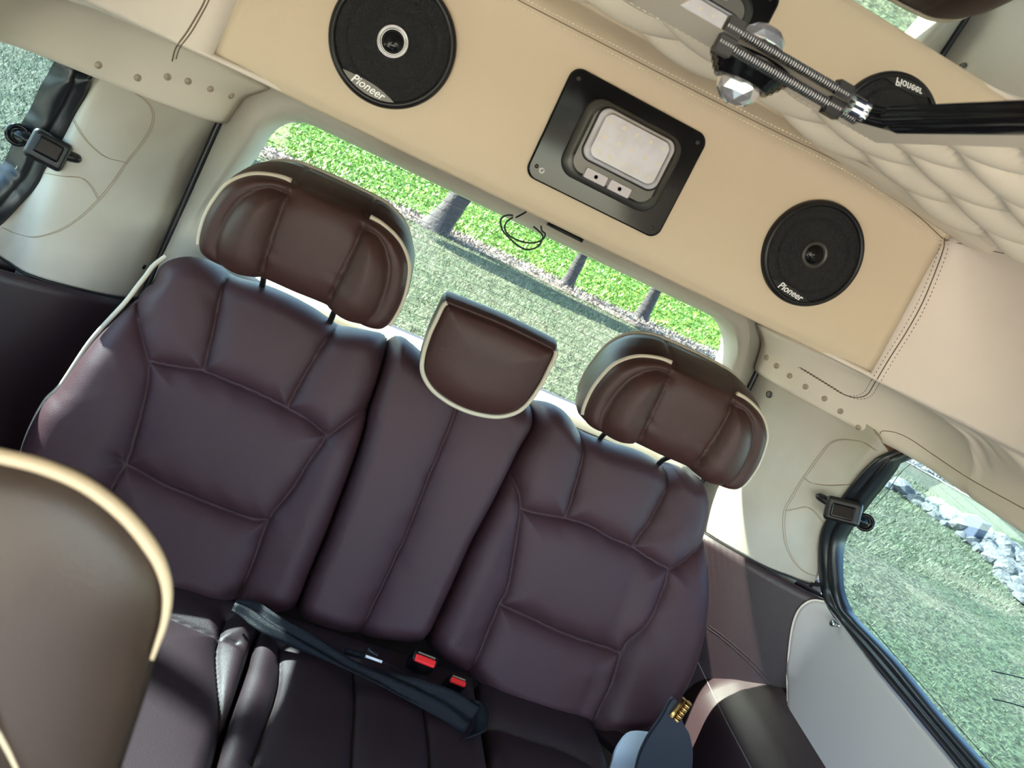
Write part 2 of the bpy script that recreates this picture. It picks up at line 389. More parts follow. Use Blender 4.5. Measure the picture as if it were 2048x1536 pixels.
# side windows: glass + frame moulding lofted between its outer edge (on the pillar) and its inner edge (on the glass plane)
def on_side(x, y, s):
    d = ray(x, y); k = XC + s * (.93 - .225 * (CAM[2] - .6)); t = k / (d[0] + s * .225 * d[2]); return CAM + d * t
def side_window(s, nm, label, outer_px, inner_px, bv, dtop):
    t = thing(nm, label, 'window', (XC + s * .9, .8, .8)); t['kind'] = 'structure'
    O = []
    for x, y in outer_px:
        h = hit(bv, x, y, .001); q = on_side(x, y, s)
        O.append(h[0] if h is not None and abs(h[0][0] - XC) <= abs(q[0] - XC) + .004 else q)
    I = [on_side(x, y, s) for x, y in inner_px]
    sd = lambda y, z, k=0: V(XC + s * (hwin(z) + k), y, z)
    ob, ib = O[-1], I[-1]
    O2 = [ob, sd(.6, .585), sd(.25, .585), sd(.12, .60), sd(.08, .66), sd(.08, .9), sd(.10, 1.0, .05), sd(.4, 1.04, .07), sd(.9, 1.04, .07), sd(1.30, 1.05, .07), O[0] + V(s * .03, .0, .04), O[0]]
    I2 = [ib, sd(.6, .632), sd(.3, .632), sd(.19, .65), sd(.15, .70), sd(.15, .88), sd(.17, .97, .05), sd(.4, 1.02, .07), sd(.9, 1.02, .07), sd(1.26, 1.03, .07), I[0] + V(s * .03, .0, .03), I[0]]
    n1, n2 = 130, 130; n = n1 + n2
    O = np.vstack([catmull(O, n1), lin(O2, n2 + 2)[1:-1]]); I_ = np.vstack([catmull(I, n1), lin(I2, n2 + 2)[1:-1]])
    inn = V(-s, -.35, .0); inn /= np.linalg.norm(inn); out = V(s, .55, 0); vs = []
    prof = [(-.02, -.012), (0, .004), (.06, .012), (.30, .017), (.50, .014), (.56, .009), (.64, .015), (.86, .013), (.97, .007), (1.0, .001), (1.01, -.012)]
    for i in range(n):
        w = 1.0
        for q, h in prof: vs.append(O[i] * (1 - q) + I_[i] * q + inn * h * w)
    mk('frame_seal', vs, grid_faces(n, len(prof), True, False), rubber, t)
    c = I_.mean(0); gv = [c + (p - c) * 1.03 + V(s, 0, 0) * .008 for p in I_[::3]]
    solid(mk('pane', gv, [tuple(range(len(gv)))], tint, t, smooth=False), .004, 0)
    return t
oR = [(1775, 909), (1753, 920), (1722, 950), (1687, 994), (1655, 1042), (1643, 1075), (1640, 1119), (1644, 1173), (1655, 1206), (1672, 1236), (1700, 1266), (1755, 1331), (1831, 1419), (1927, 1536)]
iR = [(1795, 924), (1784, 942), (1757, 977), (1736, 1003), (1703, 1049), (1687, 1077), (1681, 1103), (1680, 1141), (1683, 1180), (1694, 1211), (1709, 1236), (1787, 1318), (1875, 1425), (1973, 1536)]
oL = [(180, 118), (178, 142), (171, 174), (156, 205), (142, 226), (125, 263), (100, 310), (81, 338), (71, 361), (52, 386), (37, 402), (0, 441), (-60, 490), (-150, 535)]
iL = [(127, 90), (123, 122), (110, 149), (92, 180), (73, 222), (58, 247), (45, 275), (35, 295), (21, 326), (10, 340), (0, 353), (-30, 385), (-90, 430), (-180, 470)]
wr = side_window(1, 'window_2', 'tinted side window on the right with black seal looking on lawn and rocks', oR, iR, bvR, 0)
wl = side_window(-1, 'window_3', 'tinted side window at the left edge with a wide black seal', oL, iL, bvL, 0)
bvWR = bvh(bpy.data.objects['trim_8'], *[c for c in wr.children]); bvWL = bvh(pl, *[c for c in wl.children])

# stitched seams, tacks, gap lines on pillars
def px(o, k, pts): return [(o[0] + x / k, o[1] + y / k) for x, y in pts]
def seam(bv, pts, name, parent, r=.0006, m=MATS['tan thread'], double=.006, n=0):
    P = onsurf(bv, pts, n or len(pts) * 8, .0004)
    if len(P) < 3: return
    mb = MB(); mb.tube(P, r, seg=5)
    if double:
        P2 = onsurf(bv, [(x + double * 700, y + double * 200) for x, y in pts], n or len(pts) * 8, .0004)
        if len(P2) > 3: mb.tube(P2, r * .8, seg=5)
    mb.build(name, m, parent)
A3 = (1380, 860); k3 = 4.043
seam(bvR, px(A3, k3, [(1500, 165), (1400, 100), (1300, 78), (1200, 75), (1120, 110), (1050, 190), (950, 330), (880, 430), (810, 550), (760, 640), (750, 750), (760, 880), (790, 980), (850, 1080), (930, 1150), (1050, 1190)]), 'seam', pr)
seam(bvR, px(A3, k3, [(915, 385), (970, 425), (1050, 440), (1150, 445), (1320, 435)]), 'seam', pr)
seam(bvR, px(A3, k3, [(770, 650), (850, 635), (930, 620), (1000, 660), (1060, 730), (1100, 775)]), 'seam', pr)
k1 = 2.926
seam(bvL, px((0, 0), k1, [(540, 425), (640, 470), (760, 530), (850, 590), (890, 660), (880, 740), (830, 830), (735, 950), (660, 1060), (560, 1180), (450, 1280), (330, 1350), (200, 1385), (90, 1365), (10, 1330)]), 'seam', pl)
seam(bvL, px((0, 0), k1, [(420, 690), (470, 780), (540, 860), (620, 920), (735, 950)]), 'seam', pl)
seam(bvL, px((0, 0), k1, [(250, 1010), (360, 1030), (470, 1040), (530, 1090), (570, 1160)]), 'seam', pl)
bvRs, bvLs = bvh(pr, *sp_r.children), bvh(pl, *sp_l.children)
def tacks(bv, pts, parent):
    for x, y in pts:
        h = hit(bv, x, y, 0)
        if h is None: continue
        p, n = h; q = Vector(n).to_track_quat('Z', 'Y').to_matrix(); R = np.array(q)
        lathe('tack', [(.0062, 0), (.006, .0015), (.004, .0032), (.0005, .0040)], tackm, parent, p, R, 16)
tacks(bvRs, px((1500, 640), 5.12, [(170, 385), (270, 470), (405, 572), (568, 683), (762, 805), (925, 935), (1110, 1100)]), pr)
tacks(bvLs, px((0, 0), k1, [(575, 380), (805, 455), (980, 450), (1100, 475), (1230, 520), (1352, 560), (1450, 595), (1490, 632)]), pl)
# fixing screw on right pillar, dark holes
h = hit(bvR, 1539, 789, 0)
if h is not None: lathe('screw', [(.008, 0), (.008, .002), (.005, .003), (.0005, .003)], greyp, pr, h[0], np.array(Vector(h[1]).to_track_quat('Z', 'Y').to_matrix()), 16)
h = hit(bvL, 288, 534, 0)
if h is not None: lathe('hole_plug', [(.005, 0), (.005, .001), (.0005, .001)], blackp, pl, h[0], np.array(Vector(h[1]).to_track_quat('Z', 'Y').to_matrix()), 16)
# soffit seams + stitches
bvS = bvh(sof, sp_r, sp_l, *sp_r.children[:1], *sp_l.children[:1])
def dark_line(bv, pts, par, r=.0010, name='seam', m=dthread): 
    P = onsurf(bv, pts, len(pts) * 12, .0002)
    if len(P) > 3: tube(name, P, r, m, par, seg=5)
    return P
st = MB()
top = [(1025, -6), (1100, 33), (1250, 110), (1400, 187), (1550, 262), (1690, 330), (1770, 382), (1840, 435), (1880, 472), (1892, 480)]
P = dark_line(bvS, top, sof, .0008)
for dx, dy in ((4, -8), (-4, 8)):
    P = onsurf(bvS, [(x + dx, y + dy) for x, y in top], 200, .0004)
    if len(P) > 3: stitches(st, P, .0062, .0036, .0008)
st.build('stitching', thread, sof)
cor = [(1890, 476), (1886, 500), (1870, 545), (1845, 605), (1815, 660), (1780, 715), (1750, 765), (1735, 788), (1715, 795), (1690, 790), (1660, 772), (1600, 735)]
P = dark_line(bvS, cor, sp_r, .0010, m=mat('dark brown thread', (.10, .07, .045), .7))
st = MB()
for dx in (-8, 8):
    P = onsurf(bvS, [(x + dx, y + dx * .4) for x, y in cor], 120, .0004)
    if len(P) > 3: stitches(st, P, .007, .003, .0006)
st.build('stitching', dthread, sp_r)
dark_line(bvS, [(1892, 480), (1950, 494), (2010, 507), (2060, 517)], sp_r)
dark_line(bvS, [(2048, 1018), (1940, 958), (1860, 905), (1820, 878), (1790, 865), (1765, 862), (1760, 868)], sp_r, .0008)
dark_line(bvS, [(412, -4), (400, 20), (375, 62), (352, 95), (344, 122)], sp_l, .0011)
dark_line(bvS, [(420, -4), (408, 20), (384, 62), (360, 95), (352, 118)], sp_l, .0009)
# brown packing where the panel lifts off the right pillar
h1 = pX(1785, 900, XC + .86)
gapf = MB().box((1.118, 1.375, .988), (.012, .035, .010)).build('packing', wood, sp_r, smooth=False)

# beige arm pad on right wall, wheel arch, hook
pad_px = [(1653, 1204), (1633, 1201), (1616, 1207), (1601, 1222), (1590, 1250), (1583, 1298), (1579, 1353), (1580, 1397), (1579, 1423), (1576, 1433), (1601, 1469), (1627, 1506), (1647, 1536), (1690, 1600), (1760, 1700)]
XW = XC + .928
bvW = bvh(bpy.data.objects['wall_right'], prl)
def wall_hit(x, y):
    h = hit(bvW, x, y, 0); q = pX(x, y, XW)
    return h[0] if h is not None and h[0][0] < q[0] + .02 else q
pp = catmull(np.array([wall_hit(x, y) for x, y in pad_px]), 90); npx = len(pp)
pp = np.vstack([pp, [[XW, -.3, pp[-1][2]], [XW, -.3, .607], [XW, .6, .607], [XW, 1.15, .607]]])
def wallx(y):
    r = sorted((q[1], q[0] - XC) for q in corner_row(1, .5, gapx(.5), 1)[1:])
    return XC + (.928 if y < 1.30 else min(.928, float(np.interp(y, [q[0] for q in r], [q[1] for q in r]))))
inn_ = V(-1, -.35, 0) / 1.06; cpad = V(.95, .48); n_ = len(pp); v = []
for q_, th in ((1, .0), (1, .008), (.985, .012), (.95, .013), (.9, .013), (.84, .013), (.76, .013), (.66, .013), (.5, .013), (.3, .013), (.01, .013)):
    for p in pp: yz = cpad + (p[1:] - cpad) * q_; v.append((wallx(yz[0]) - th, yz[0] - th * .3, yz[1]))
pad = mk('armrest_pad', v, grid_faces(11, n_, False, True) + [tuple(10 * n_ + k for k in range(n_))], padgrey); tag(pad, 'pale grey beige padded panel on the right wall below the side window', 'armrest panel')
tube('piping', pp[:npx] + inn_ * .008, .0022, vinyl_s, pad)
bvPad = bvh(pad, bpy.data.objects['wall_right'])
h = hit(bvPad, 1677, 1251, 0)
hk = h[0] if h else V(1.17, 1.3, .55)
hook = thing('coat_peg', 'small round metal peg on the beige panel below the right window', 'peg', tuple(hk))
Rr = np.array(Vector((-1, 0, 0)).to_track_quat('Z', 'Y').to_matrix())
lathe('stem', [(.004, 0), (.004, .012)], steel, hook, hk, Rr, 20); lathe('cap', [(.0065, .011), (.007, .013), (.007, .018), (.005, .0195), (.0005, .0195)], steel, hook, hk, Rr, 24)
# wheel arch box
def arch(s, nm, sd):
    rows = []
    for Y0 in (-.2, .4, .9, 1.2, 1.44):
        g_ = .10 * sm((Y0 - .2) / .9) * 0
        rows.append([(XC + s * h, Y0, z) for h, z in ((.926, .405), (.915, .395), (.88, .372), (.84, .345), (.80, .30), (.785, .22), (.78, .1), (.78, 0))])
    o = surf(nm, rows, darkmar, nu=30, nv=60); solid(o, .01, 1 if s < 0 else -1)
    return struct(o, 'dark maroon leather covered wheel arch on the %s' % sd, 'wheel arch')
ar = arch(1, 'trim_16', 'right'); al = arch(-1, 'trim_17', 'left')
bvA = bvh(ar, bpy.data.objects['wall_right'], prl)
for pts in ([(1412, 1254), (1450, 1282), (1509, 1336), (1548, 1386), (1574, 1427)], [(1416, 1250), (1455, 1279), (1514, 1332), (1553, 1382), (1579, 1423)]):
    dark_line(bvA, pts, ar, .0011, m=darkmar)
dark_line(bvA, [(1393, 1318), (1420, 1375), (1447, 1432), (1475, 1485), (1500, 1532), (1515, 1560)], ar, .0012, m=mat('grey seam', (.16, .13, .13), .5))

# ================================================================ REAR BENCH SEAT
RA = math.atan(.15 / .43)
EV = V(0, sin(RA), cos(RA)); NV = V(0, -cos(RA), sin(RA)); O0 = V(0, 1.2320, 0.2764)
def pS(x, y):                      # pixel -> (u, v) on the backrest plane
    d = ray(x, y); t = (O0 - CAM).dot(NV) / d.dot(NV); p = CAM + d * t - O0
    return V(p[0], p.dot(EV))
def S3(u, v, h): return O0[None] + np.outer(u, V(1, 0, 0)) + np.outer(v, EV) + np.outer(h, NV)
def segdist(P, lines):
    D = np.full(len(P), 9.)
    for L in lines:
        L = np.asarray(L)
        for a, b in zip(L[:-1], L[1:]):
            ab = b - a; t = np.clip(((P - a) @ ab) / (ab @ ab + 1e-12), 0, 1)
            D = np.minimum(D, np.linalg.norm(P - (a + t[:, None] * ab), axis=1))
    return D
def coons(L, R, T, B, n, m):
    """L,R bottom->top ; T,B left->right"""
    L = catmull(L, n); R = catmull(R, n); T = catmull(T, m); B = catmull(B, m)
    s = np.linspace(0, 1, m)[None, :, None]; t = np.linspace(0, 1, n)[:, None, None]
    G = (1 - s) * L[:, None] + s * R[:, None] + (1 - t) * B[None] + t * T[None] - ((1 - s) * (1 - t) * L[0] + s * (1 - t) * R[0] + (1 - s) * t * L[-1] + s * t * R[-1])
    return G
def backrest(name, L, R, T, B, seams, parent, n=190, m=170, lift=None, edge=(.05, .05), puffA=.026, wid=.020, back=.09, mt=leather):
    L, R, T, B = [np.array([pS(*p) for p in q]) for q in (L, R, T, B)]
    if L[0][1] > L[-1][1]: L = L[::-1]
    if R[0][1] > R[-1][1]: R = R[::-1]
    B[0] = L[0]; B[-1] = R[0]; T[0] = L[-1]; T[-1] = R[-1]
    G = coons(L, R, T, B, n, m); P = G.reshape(-1, 2)
    sl_ = [catmull(np.array([pS(*p) for p in q]), max(8, len(q) * 3)) for q in seams]
    d = segdist(P, sl_) if sl_ else np.full(len(P), 9.)
    bl = [G[:, 0], G[:, -1]]; be = [G[0], G[-1]]
    ds = segdist(P, [x[::4] for x in bl]); dt = segdist(P, [be[1][::4]]); db = segdist(P, [be[0][::4]])
    def rnd(dd, r): e = np.clip(dd / r, 0, 1); return np.sqrt(np.maximum(0, 1 - (1 - e) ** 2))
    h = puffA * (1 - np.exp(-(d / wid) ** .9)) - .003 * np.exp(-(d / .0025) ** 2) - .004
    h += -.060 * (1 - rnd(ds, edge[0])) - .075 * (1 - rnd(dt, edge[1])) - .05 * (1 - rnd(db, .04))
    if lift: h += lift(P[:, 0], P[:, 1])
    # soft creases running out of the seams
    h += .0012 * np.sin(P[:, 0] * 90 + 3 * np.sin(P[:, 1] * 40)) * np.exp(-(d / .03))
    front = S3(P[:, 0], P[:, 1], h)
    # rim going back
    rim = list(range(m)) + [i * m + m - 1 for i in range(1, n)] + [(n - 1) * m + j for j in range(m - 2, -1, -1)] + [i * m for i in range(n - 2, 0, -1)]
    c = P.mean(0); vs = [front]; fs = grid_faces(n, m); prev = rim; off = n * m
    for (sc_, hb) in ((1.0, -.35), (.995, -.7), (.96, -.95), (.85, -1.0)):
        Q = c + (P[rim] - c) * sc_; hh = np.minimum(h[rim], -.02) + (hb * back + .0); vs.append(S3(Q[:, 0], Q[:, 1], np.maximum(hh, -back - .03)))
        cur = list(range(off, off + len(rim))); off += len(rim)
        for i in range(len(rim)): j = (i + 1) % len(rim); fs.append((prev[i], prev[j], cur[j], cur[i]))
        prev = cur
    fs.append(tuple(prev))
    fs = [f[::-1] for f in fs]
    return mk(name, np.vstack(vs), fs, mt, parent)
bench = thing('bench_seat', 'maroon leather three-place rear bench with puffed panels, cream piping and three headrests', 'seat', (XC, 1.12, 0))
notchL1 = (454, 541); notchL2 = (680, 645)
Lpoly = [(215, 1235), (120, 1180), (55, 1110), (28, 1030), (38, 925), (54, 869), (87, 806), (120, 773), (180, 684), (248, 608), (276, 570), (290, 552)]
LT = [(290, 552), (305, 530), (330, 513), (365, 505), (400, 509), (430, 521), (454, 538), (475, 548), (520, 560), (570, 580), (620, 606), (660, 632), (680, 645), (705, 650), (740, 657), (768, 663), (781, 673)]
LR = [(781, 673), (762, 745), (740, 816), (731, 857), (702, 943), (651, 1075), (615, 1160), (588, 1232)]
LB = [(215, 1235), (345, 1200), (400, 1212), (465, 1222), (520, 1228), (588, 1232)]
S_L = [[(454, 538), (441, 587), (424, 669), (407, 740)],
       [(301, 723), (359, 734), (407, 742), (461, 764), (513, 785), (574, 816), (615, 840), (649, 867)],
       [(680, 643), (642, 696), (601, 764), (574, 816)],
       [(262, 583), (284, 672), (299, 727), (297, 768), (280, 843), (253, 928), (225, 975), (195, 1080), (190, 1235)],
       [(740, 816), (703, 837), (668, 864), (651, 875), (646, 884), (615, 928), (588, 973), (562, 1007), (538, 1038), (503, 1133), (471, 1206), (460, 1240)],
       [(240, 915), (253, 928), (290, 949), (335, 973), (401, 1000), (454, 1021), (506, 1038), (538, 1040)]]
uL = pS(450, 900)[0]
liftL = lambda u, v: .030 * sm((np.abs(u - (-.09 + .00)) - .13) / .08) * sm((.47 - v) / .32) * np.where(u < -.09, 1, .25)
bL = backrest('backrest', Lpoly, LR, LT, LB, S_L, bench, lift=liftL)
CL = [(589, 1236), (616, 1164), (652, 1079), (703, 947), (732, 861), (741, 820), (763, 749), (783, 676)]
CT = [(783, 676), (795, 669), (812, 672), (830, 685), (850, 702), (900, 735), (960, 758), (1010, 775), (1050, 795), (1076, 806)]
CR = [(1076, 806), (1070, 851), (1042, 902), (1022, 943), (991, 1005), (953, 1075), (941, 1100), (899, 1194), (853, 1293)]
CB = [(589, 1236), (650, 1262), (714, 1279), (780, 1288), (853, 1293)]
S_C = [[(914, 760), (914, 810), (894, 868), (853, 967), (812, 1073), (799, 1100), (759, 1185), (714, 1279)]]
bC = backrest('backrest', CL, CR, CT, CB, S_C, bench, m=130, puffA=.028, wid=.028, edge=(.03, .06))
RL = [(855, 1295), (901, 1196), (943, 1102), (955, 1077), (993, 1007), (1024, 945), (1044, 904), (1072, 853), (1079, 808)]
RT = [(1079, 808), (1088, 803), (1110, 806), (1135, 818), (1155, 838), (1171, 857), (1195, 872), (1240, 888), (1290, 903), (1325, 920), (1345, 935), (1357, 931), (1378, 937), (1398, 947)]
RR = [(1225, 1467), (1262, 1464), (1300, 1448), (1344, 1408), (1376, 1356), (1400, 1290), (1414, 1227), (1420, 1181), (1423, 1120), (1423, 1075), (1429, 1030), (1428, 995), (1417, 963), (1398, 947)]
RB = [(855, 1295), (900, 1335), (943, 1362), (985, 1398), (1026, 1415), (1083, 1435), (1154, 1452), (1225, 1467)]
S_R = [[(1171, 855), (1167, 909), (1147, 987), (1131, 1035)],
       [(1041, 1018), (1078, 1028), (1130, 1037), (1181, 1052), (1215, 1073), (1264, 1094), (1295, 1115), (1330, 1134)],
       [(1345, 933), (1341, 958), (1323, 1000), (1302, 1038), (1278, 1073), (1264, 1093)],
       [(1426, 1074), (1400, 1095), (1379, 1108), (1351, 1129), (1330, 1138), (1325, 1160), (1309, 1195), (1282, 1244), (1254, 1272), (1236, 1300), (1219, 1356), (1194, 1412), (1177, 1460)],
       [(1022, 945), (1027, 955), (1039, 987), (1041, 1018), (1036, 1060), (1017, 1171), (997, 1214), (969, 1282), (941, 1350)],
       [(1003, 1211), (1054, 1233), (1125, 1267), (1180, 1285), (1205, 1293), (1236, 1300)]]
liftR = lambda u, v: .030 * sm((np.abs(u - .575) - .13) / .08) * sm((.47 - v) / .32) * np.where(u > .575, 1, .25)
bR = backrest('backrest', RL, RR, RT, RB, S_R, bench, lift=liftR)
# piping along the left outer edge
def seat_line(pts, n, h): q = catmull(np.array([pS(*p) for p in pts]), n); return S3(q[:, 0], q[:, 1], np.full(n, h))
tube('piping', seat_line([(120, 1182), (53, 1112), (24, 1031), (34, 925), (50, 868), (83, 804), (116, 769), (176, 680), (244, 604), (272, 568), (288, 548), (303, 528), (328, 509)], 90, -.018), .0042, cream, bench)
tube('piping', seat_line([(1300, 1450), (1346, 1410), (1378, 1357), (1402, 1290), (1416, 1227), (1422, 1181), (1425, 1120), (1425, 1075), (1431, 1030), (1430, 995), (1419, 963), (1400, 945)], 90, -.085), .0042, cream, bench)
# cushions: height fields on a plane sloping up to the front
CZ0 = 0.2484; CY0 = 1.2096
def pC(x, y):
    d = ray(x, y); # plane z = CZ0 + .10*(1.08 - y)
    # CAM.z + d.z t = CZ0 + .1*(1.08 - d.y t)
    t = (CZ0 + .1 * CY0 - CAM[2]) / (d[2] + .1 * d[1]); p = CAM + d * t; return V(p[0], p[1])
def cushion(x0, x1, seams, m=150, n=150, yf=0.650, yb=1.232):
    xs = np.linspace(x0, x1, m); yy = np.linspace(yf, yb, n); GX, GY = np.meshgrid(xs, yy, indexing='ij'); P = np.stack([GX, GY], -1).reshape(-1, 2)
    sl_ = [catmull(np.array([pC(*p) for p in q]), len(q) * 4) for q in seams]
    d = segdist(P, sl_) if sl_ else np.full(len(P), 9.)
    h = .022 * (1 - np.exp(-d / .022)) - .004 * np.exp(-(d / .003) ** 2)
    ex = np.minimum(P[:, 0] - x0, x1 - P[:, 0]); e = np.clip(ex / .03, 0, 1); h -= .03 * (1 - np.sqrt(np.maximum(0, 1 - (1 - e) ** 2)))
    ef = np.clip((P[:, 1] - yf) / .06, 0, 1); h -= .07 * (1 - np.sqrt(np.maximum(0, 1 - (1 - ef) ** 2)))
    z = CZ0 + .1 * (CY0 - P[:, 1]) + h
    front = np.column_stack([P, z]); rim = [i * n for i in range(m)] + [(m - 1) * n + j for j in range(1, n)] + [i * n + n - 1 for i in range(m - 2, -1, -1)] + [j for j in range(n - 2, 0, -1)]
    bot = front[rim].copy(); bot[:, 2] = .13; fs = grid_faces(m, n); k = m * n
    for i in range(len(rim)): j = (i + 1) % len(rim); fs.append((rim[i], rim[j], k + j, k + i)[::-1])
    fs.append(tuple(range(k, k + len(rim))))
    return mk('cushion', np.vstack([front, bot]), fs, leather_shade, bench)
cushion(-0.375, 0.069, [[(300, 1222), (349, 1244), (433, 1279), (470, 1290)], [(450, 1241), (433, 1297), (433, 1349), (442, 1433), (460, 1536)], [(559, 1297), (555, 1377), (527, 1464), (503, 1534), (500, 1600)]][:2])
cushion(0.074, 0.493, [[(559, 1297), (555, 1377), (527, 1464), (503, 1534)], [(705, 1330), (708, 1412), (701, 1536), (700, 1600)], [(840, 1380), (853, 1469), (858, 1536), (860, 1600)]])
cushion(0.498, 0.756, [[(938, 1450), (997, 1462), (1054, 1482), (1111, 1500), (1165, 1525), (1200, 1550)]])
# base frame
fb = MB().box((XC - .07, .95, .10), (.50, .22, .035)); 
for x in (-.25, .05, .40, .62):
    for y in (.80, 1.1): fb.box((x, y, .035), (.02, .03, .035))
fb.build('base_frame', blackp, bench, smooth=False)

# headrests
KB = 1.12
def headrest(cx, kind, parent, y0=1.2544, z0=0.8218, sx=1.0, yaw=0., mt=leather_h, plain=False, name='headrest', pipm=cream, pr_=.0042, tiltb=0):
    half = [(0, .006), (.045, .006), (.09, .000), (.125, .003), (.140, .016), (.1445, .052), (.140, .085), (.130, .112), (.108, .134), (.078, .146), (.050, .149), (0, .150)]
    if kind == 'centre': half = [(0, -.002), (.03, .001), (.058, .010), (.080, .028), (.090, .052), (.0945, .085), (.0945, .115), (.094, .135), (.091, .141), (.085, .142), (.04, .144), (0, .145)]
    full = np.array(half + [(-x, z) for x, z in half[-2:0:-1]]) * V(sx, 1)
    O = catmull(full, 180, True); c0 = V(0, .072)
    D = .115 if kind != 'centre' else .062
    Rz = np.array(Matrix.Rotation(yaw, 3, 'Z'))
    def W(x, y, z): return V(cx, y0, z0) + Rz @ V(x * KB, y * KB, z * KB)
    seams_ = []; lobes = []
    if kind != 'centre' and not plain:
        for s in (-1, 1):
            seams_.append(np.array([(s * .052 * sx, .155), (s * .055 * sx, .12), (s * .053 * sx, .07), (s * .046 * sx, .0)]))
            lobes.append(catmull(np.array([(s * .054, .132), (s * .078, .131), (s * .100, .112), (s * .114, .08), (s * .118, .045), (s * .113, .018), (s * .10, -.002)]) * V(sx, 1), 30))
    def hf(P, rho):
        h = .016 * (1 - rho ** 4) + (.004 if kind == 'centre' else 0)
        if seams_:
            ds = segdist(P, seams_); dl = segdist(P, lobes)
            h = h + .012 * (1 - np.exp(-ds / .014)) * (np.abs(P[:, 0]) > .053 * sx) + .008 * (1 - np.exp(-dl / .012)) - .0025 * np.exp(-(ds / .0018) ** 2) - .002 * np.exp(-(dl / .0016) ** 2)
            inlobe = (np.abs(P[:, 0]) > .054 * sx) & (segin(P, lobes))
            h = h + .013 * inlobe * (1 - np.exp(-np.minimum(dl, ds) / .016)) + .004 * (np.abs(P[:, 0]) < .052 * sx) * (1 - np.exp(-ds / .01))
            # wrinkles
            h += .0008 * np.sin(P[:, 1] * 260 + P[:, 0] * 60) * np.exp(-ds / .01) * (P[:, 1] < .06)
        return h
    def segin(P, lb):
        r = np.zeros(len(P), bool)
        for L in lb:
            xo = np.interp(P[:, 1], L[::-1, 1], L[::-1, 0]); s = np.sign(L[len(L) // 2, 0])
            r |= (P[:, 0] * s > 0) & (np.abs(P[:, 0]) < np.abs(xo)) & (P[:, 1] < .132)
        return r
    vs = []; nr = 48
    for k in range(nr + 1):
        rho = max(1e-3, 1 - k / nr) ; Q = c0 + (O - c0) * rho; h = hf(Q, np.full(len(Q), rho)); rd = .012 * max(0, (rho - .9) / .1) ** 2
        vs.append([(q[0], -(hh - rd), q[1]) for q, hh in zip(Q, h)])
    vs = vs[::-1]
    sd = []
    for (t, ins, up) in ((.04, -.001, 0), (.12, -.003, .002), (.3, -.006, .006), (.6, -.006, .012), (.85, -.002, .016), (1.0, .004, .018), (1.06, .02, .014), (1.08, .06, .01)):
        Q = c0 + (O - c0) * (1 - ins / .12)
        zf = np.clip((Q[:, 1] - .05) / .1, 0, 1)
        if kind == 'centre': up = up * .5
        g = np.zeros(len(Q))
        if seams_: 
            dd = np.abs(np.abs(O[:, 0]) - .053 * sx); g = (.004 * np.exp(-(dd / .0022) ** 2)) * (O[:, 1] > .1)
        narrow = 1 - .05 * t * 0
        sd.append([(q[0], t * D, q[1] + up * z_ - gg) for q, z_, gg in zip(Q, zf, g)])
    sd.append([(p[0] * .05, 1.09 * D, .08 + (p[2] - .08) * .05) for p in sd[-1]])
    A = np.array(vs + sd); fl = A.reshape(-1, 3); Wv = np.array([W(*p) for p in fl])
    n = len(O); fs = grid_faces(len(vs) + len(sd), n, False, True); fs += [tuple(range(n))[::-1], tuple((len(vs) + len(sd) - 1) * n + k for k in range(n))]
    hr = mk(name, Wv, fs, mt, parent)
    def pipe(mask, yoff=-.001, sc_=1.012, zup=0, nm='piping'):
        Q = c0 + (O - c0) * sc_; idx = [i for i in range(len(O)) if mask(O[i])]
        # contiguous ordering
        runs = []; run = [idx[0]]
        for i in idx[1:]:
            if i == run[-1] + 1: run.append(i)
            else: runs.append(run); run = [i]
        runs.append(run)
        if len(runs) > 1 and runs[0][0] == 0 and runs[-1][-1] == len(O) - 1: runs[0] = runs[-1] + runs[0]; runs.pop()
        for r in runs:
            if len(r) < 4: continue
            P = np.array([W(Q[i][0], yoff, Q[i][1] + zup * np.clip((Q[i][1] - .05) / .1, 0, 1)) for i in r])
            tube(nm, P, pr_, pipm, hr)
    if kind == 'centre': pipe(lambda p: not (abs(p[0]) < .088 and p[1] > .10))
    elif plain: pipe(lambda p: True, sc_=1.0)
    else:
        pipe(lambda p: abs(p[0]) > .056 * sx and p[1] > .012); pipe(lambda p: p[1] > .02, yoff=D * 1.0, sc_=.99, zup=.018)
    if kind != 'plainless':
        for s in (-1, 1):
            P = catmull([W(s * .060, .075, .03), W(s * .060, .105, -.01), W(s * .060, .150, -.05), W(s * .060, .150, -.12)], 16)
            tube('post', P, .0055, blackp, hr)
    return hr

headrest(-0.0907, 'side', bench)
headrest(0.6104, 'side', bench, z0=0.8084, yaw=-.10, sx=1.04)
headrest(0.2453, 'centre', bench, y0=1.2712, z0=0.7502)

def zs(z): return CAM[2] - 1.12 * (CAM[2] - z)
# belt lying over the joint of back and cushion, buckles
bvB = bvh(*[c for c in bench.children if c.name.startswith(('backrest', 'cushion'))])
beltP = [(468, 1210), (500, 1222), (540, 1248), (590, 1272), (650, 1303), (710, 1335), (780, 1362), (850, 1390), (900, 1412), (945, 1440)]
bp_ = catmull(beltP, 60); cen_ = []
for x, y in bp_:
    p = pZ(x, y, zs(.393)); cen_.append(p)
cen_ = np.array(cen_); vs = []
wds = np.interp(np.linspace(0, 1, 60), [0, .08, .2, .55, .8, 1], [.010, .017, .015, .015, .020, .026])
for i, p in enumerate(cen_):
    t = i / 59; T = cen_[min(i + 1, 59)] - cen_[max(i - 1, 0)]; T /= np.linalg.norm(T)
    tw = .5 + .5 * sin(t * 7); Wd = V(-T[1], T[0], 0) * 1.0 + V(0, 0, .55 + .35 * sin(t * 9)); Wd /= np.linalg.norm(Wd)
    fold = .004 * sin(t * 20)
    for k in range(9): q = (k - 4) / 4; vs.append(p + Wd * q * wds[i] + V(0, 0, .004 * cos(q * 5 + t * 9)))
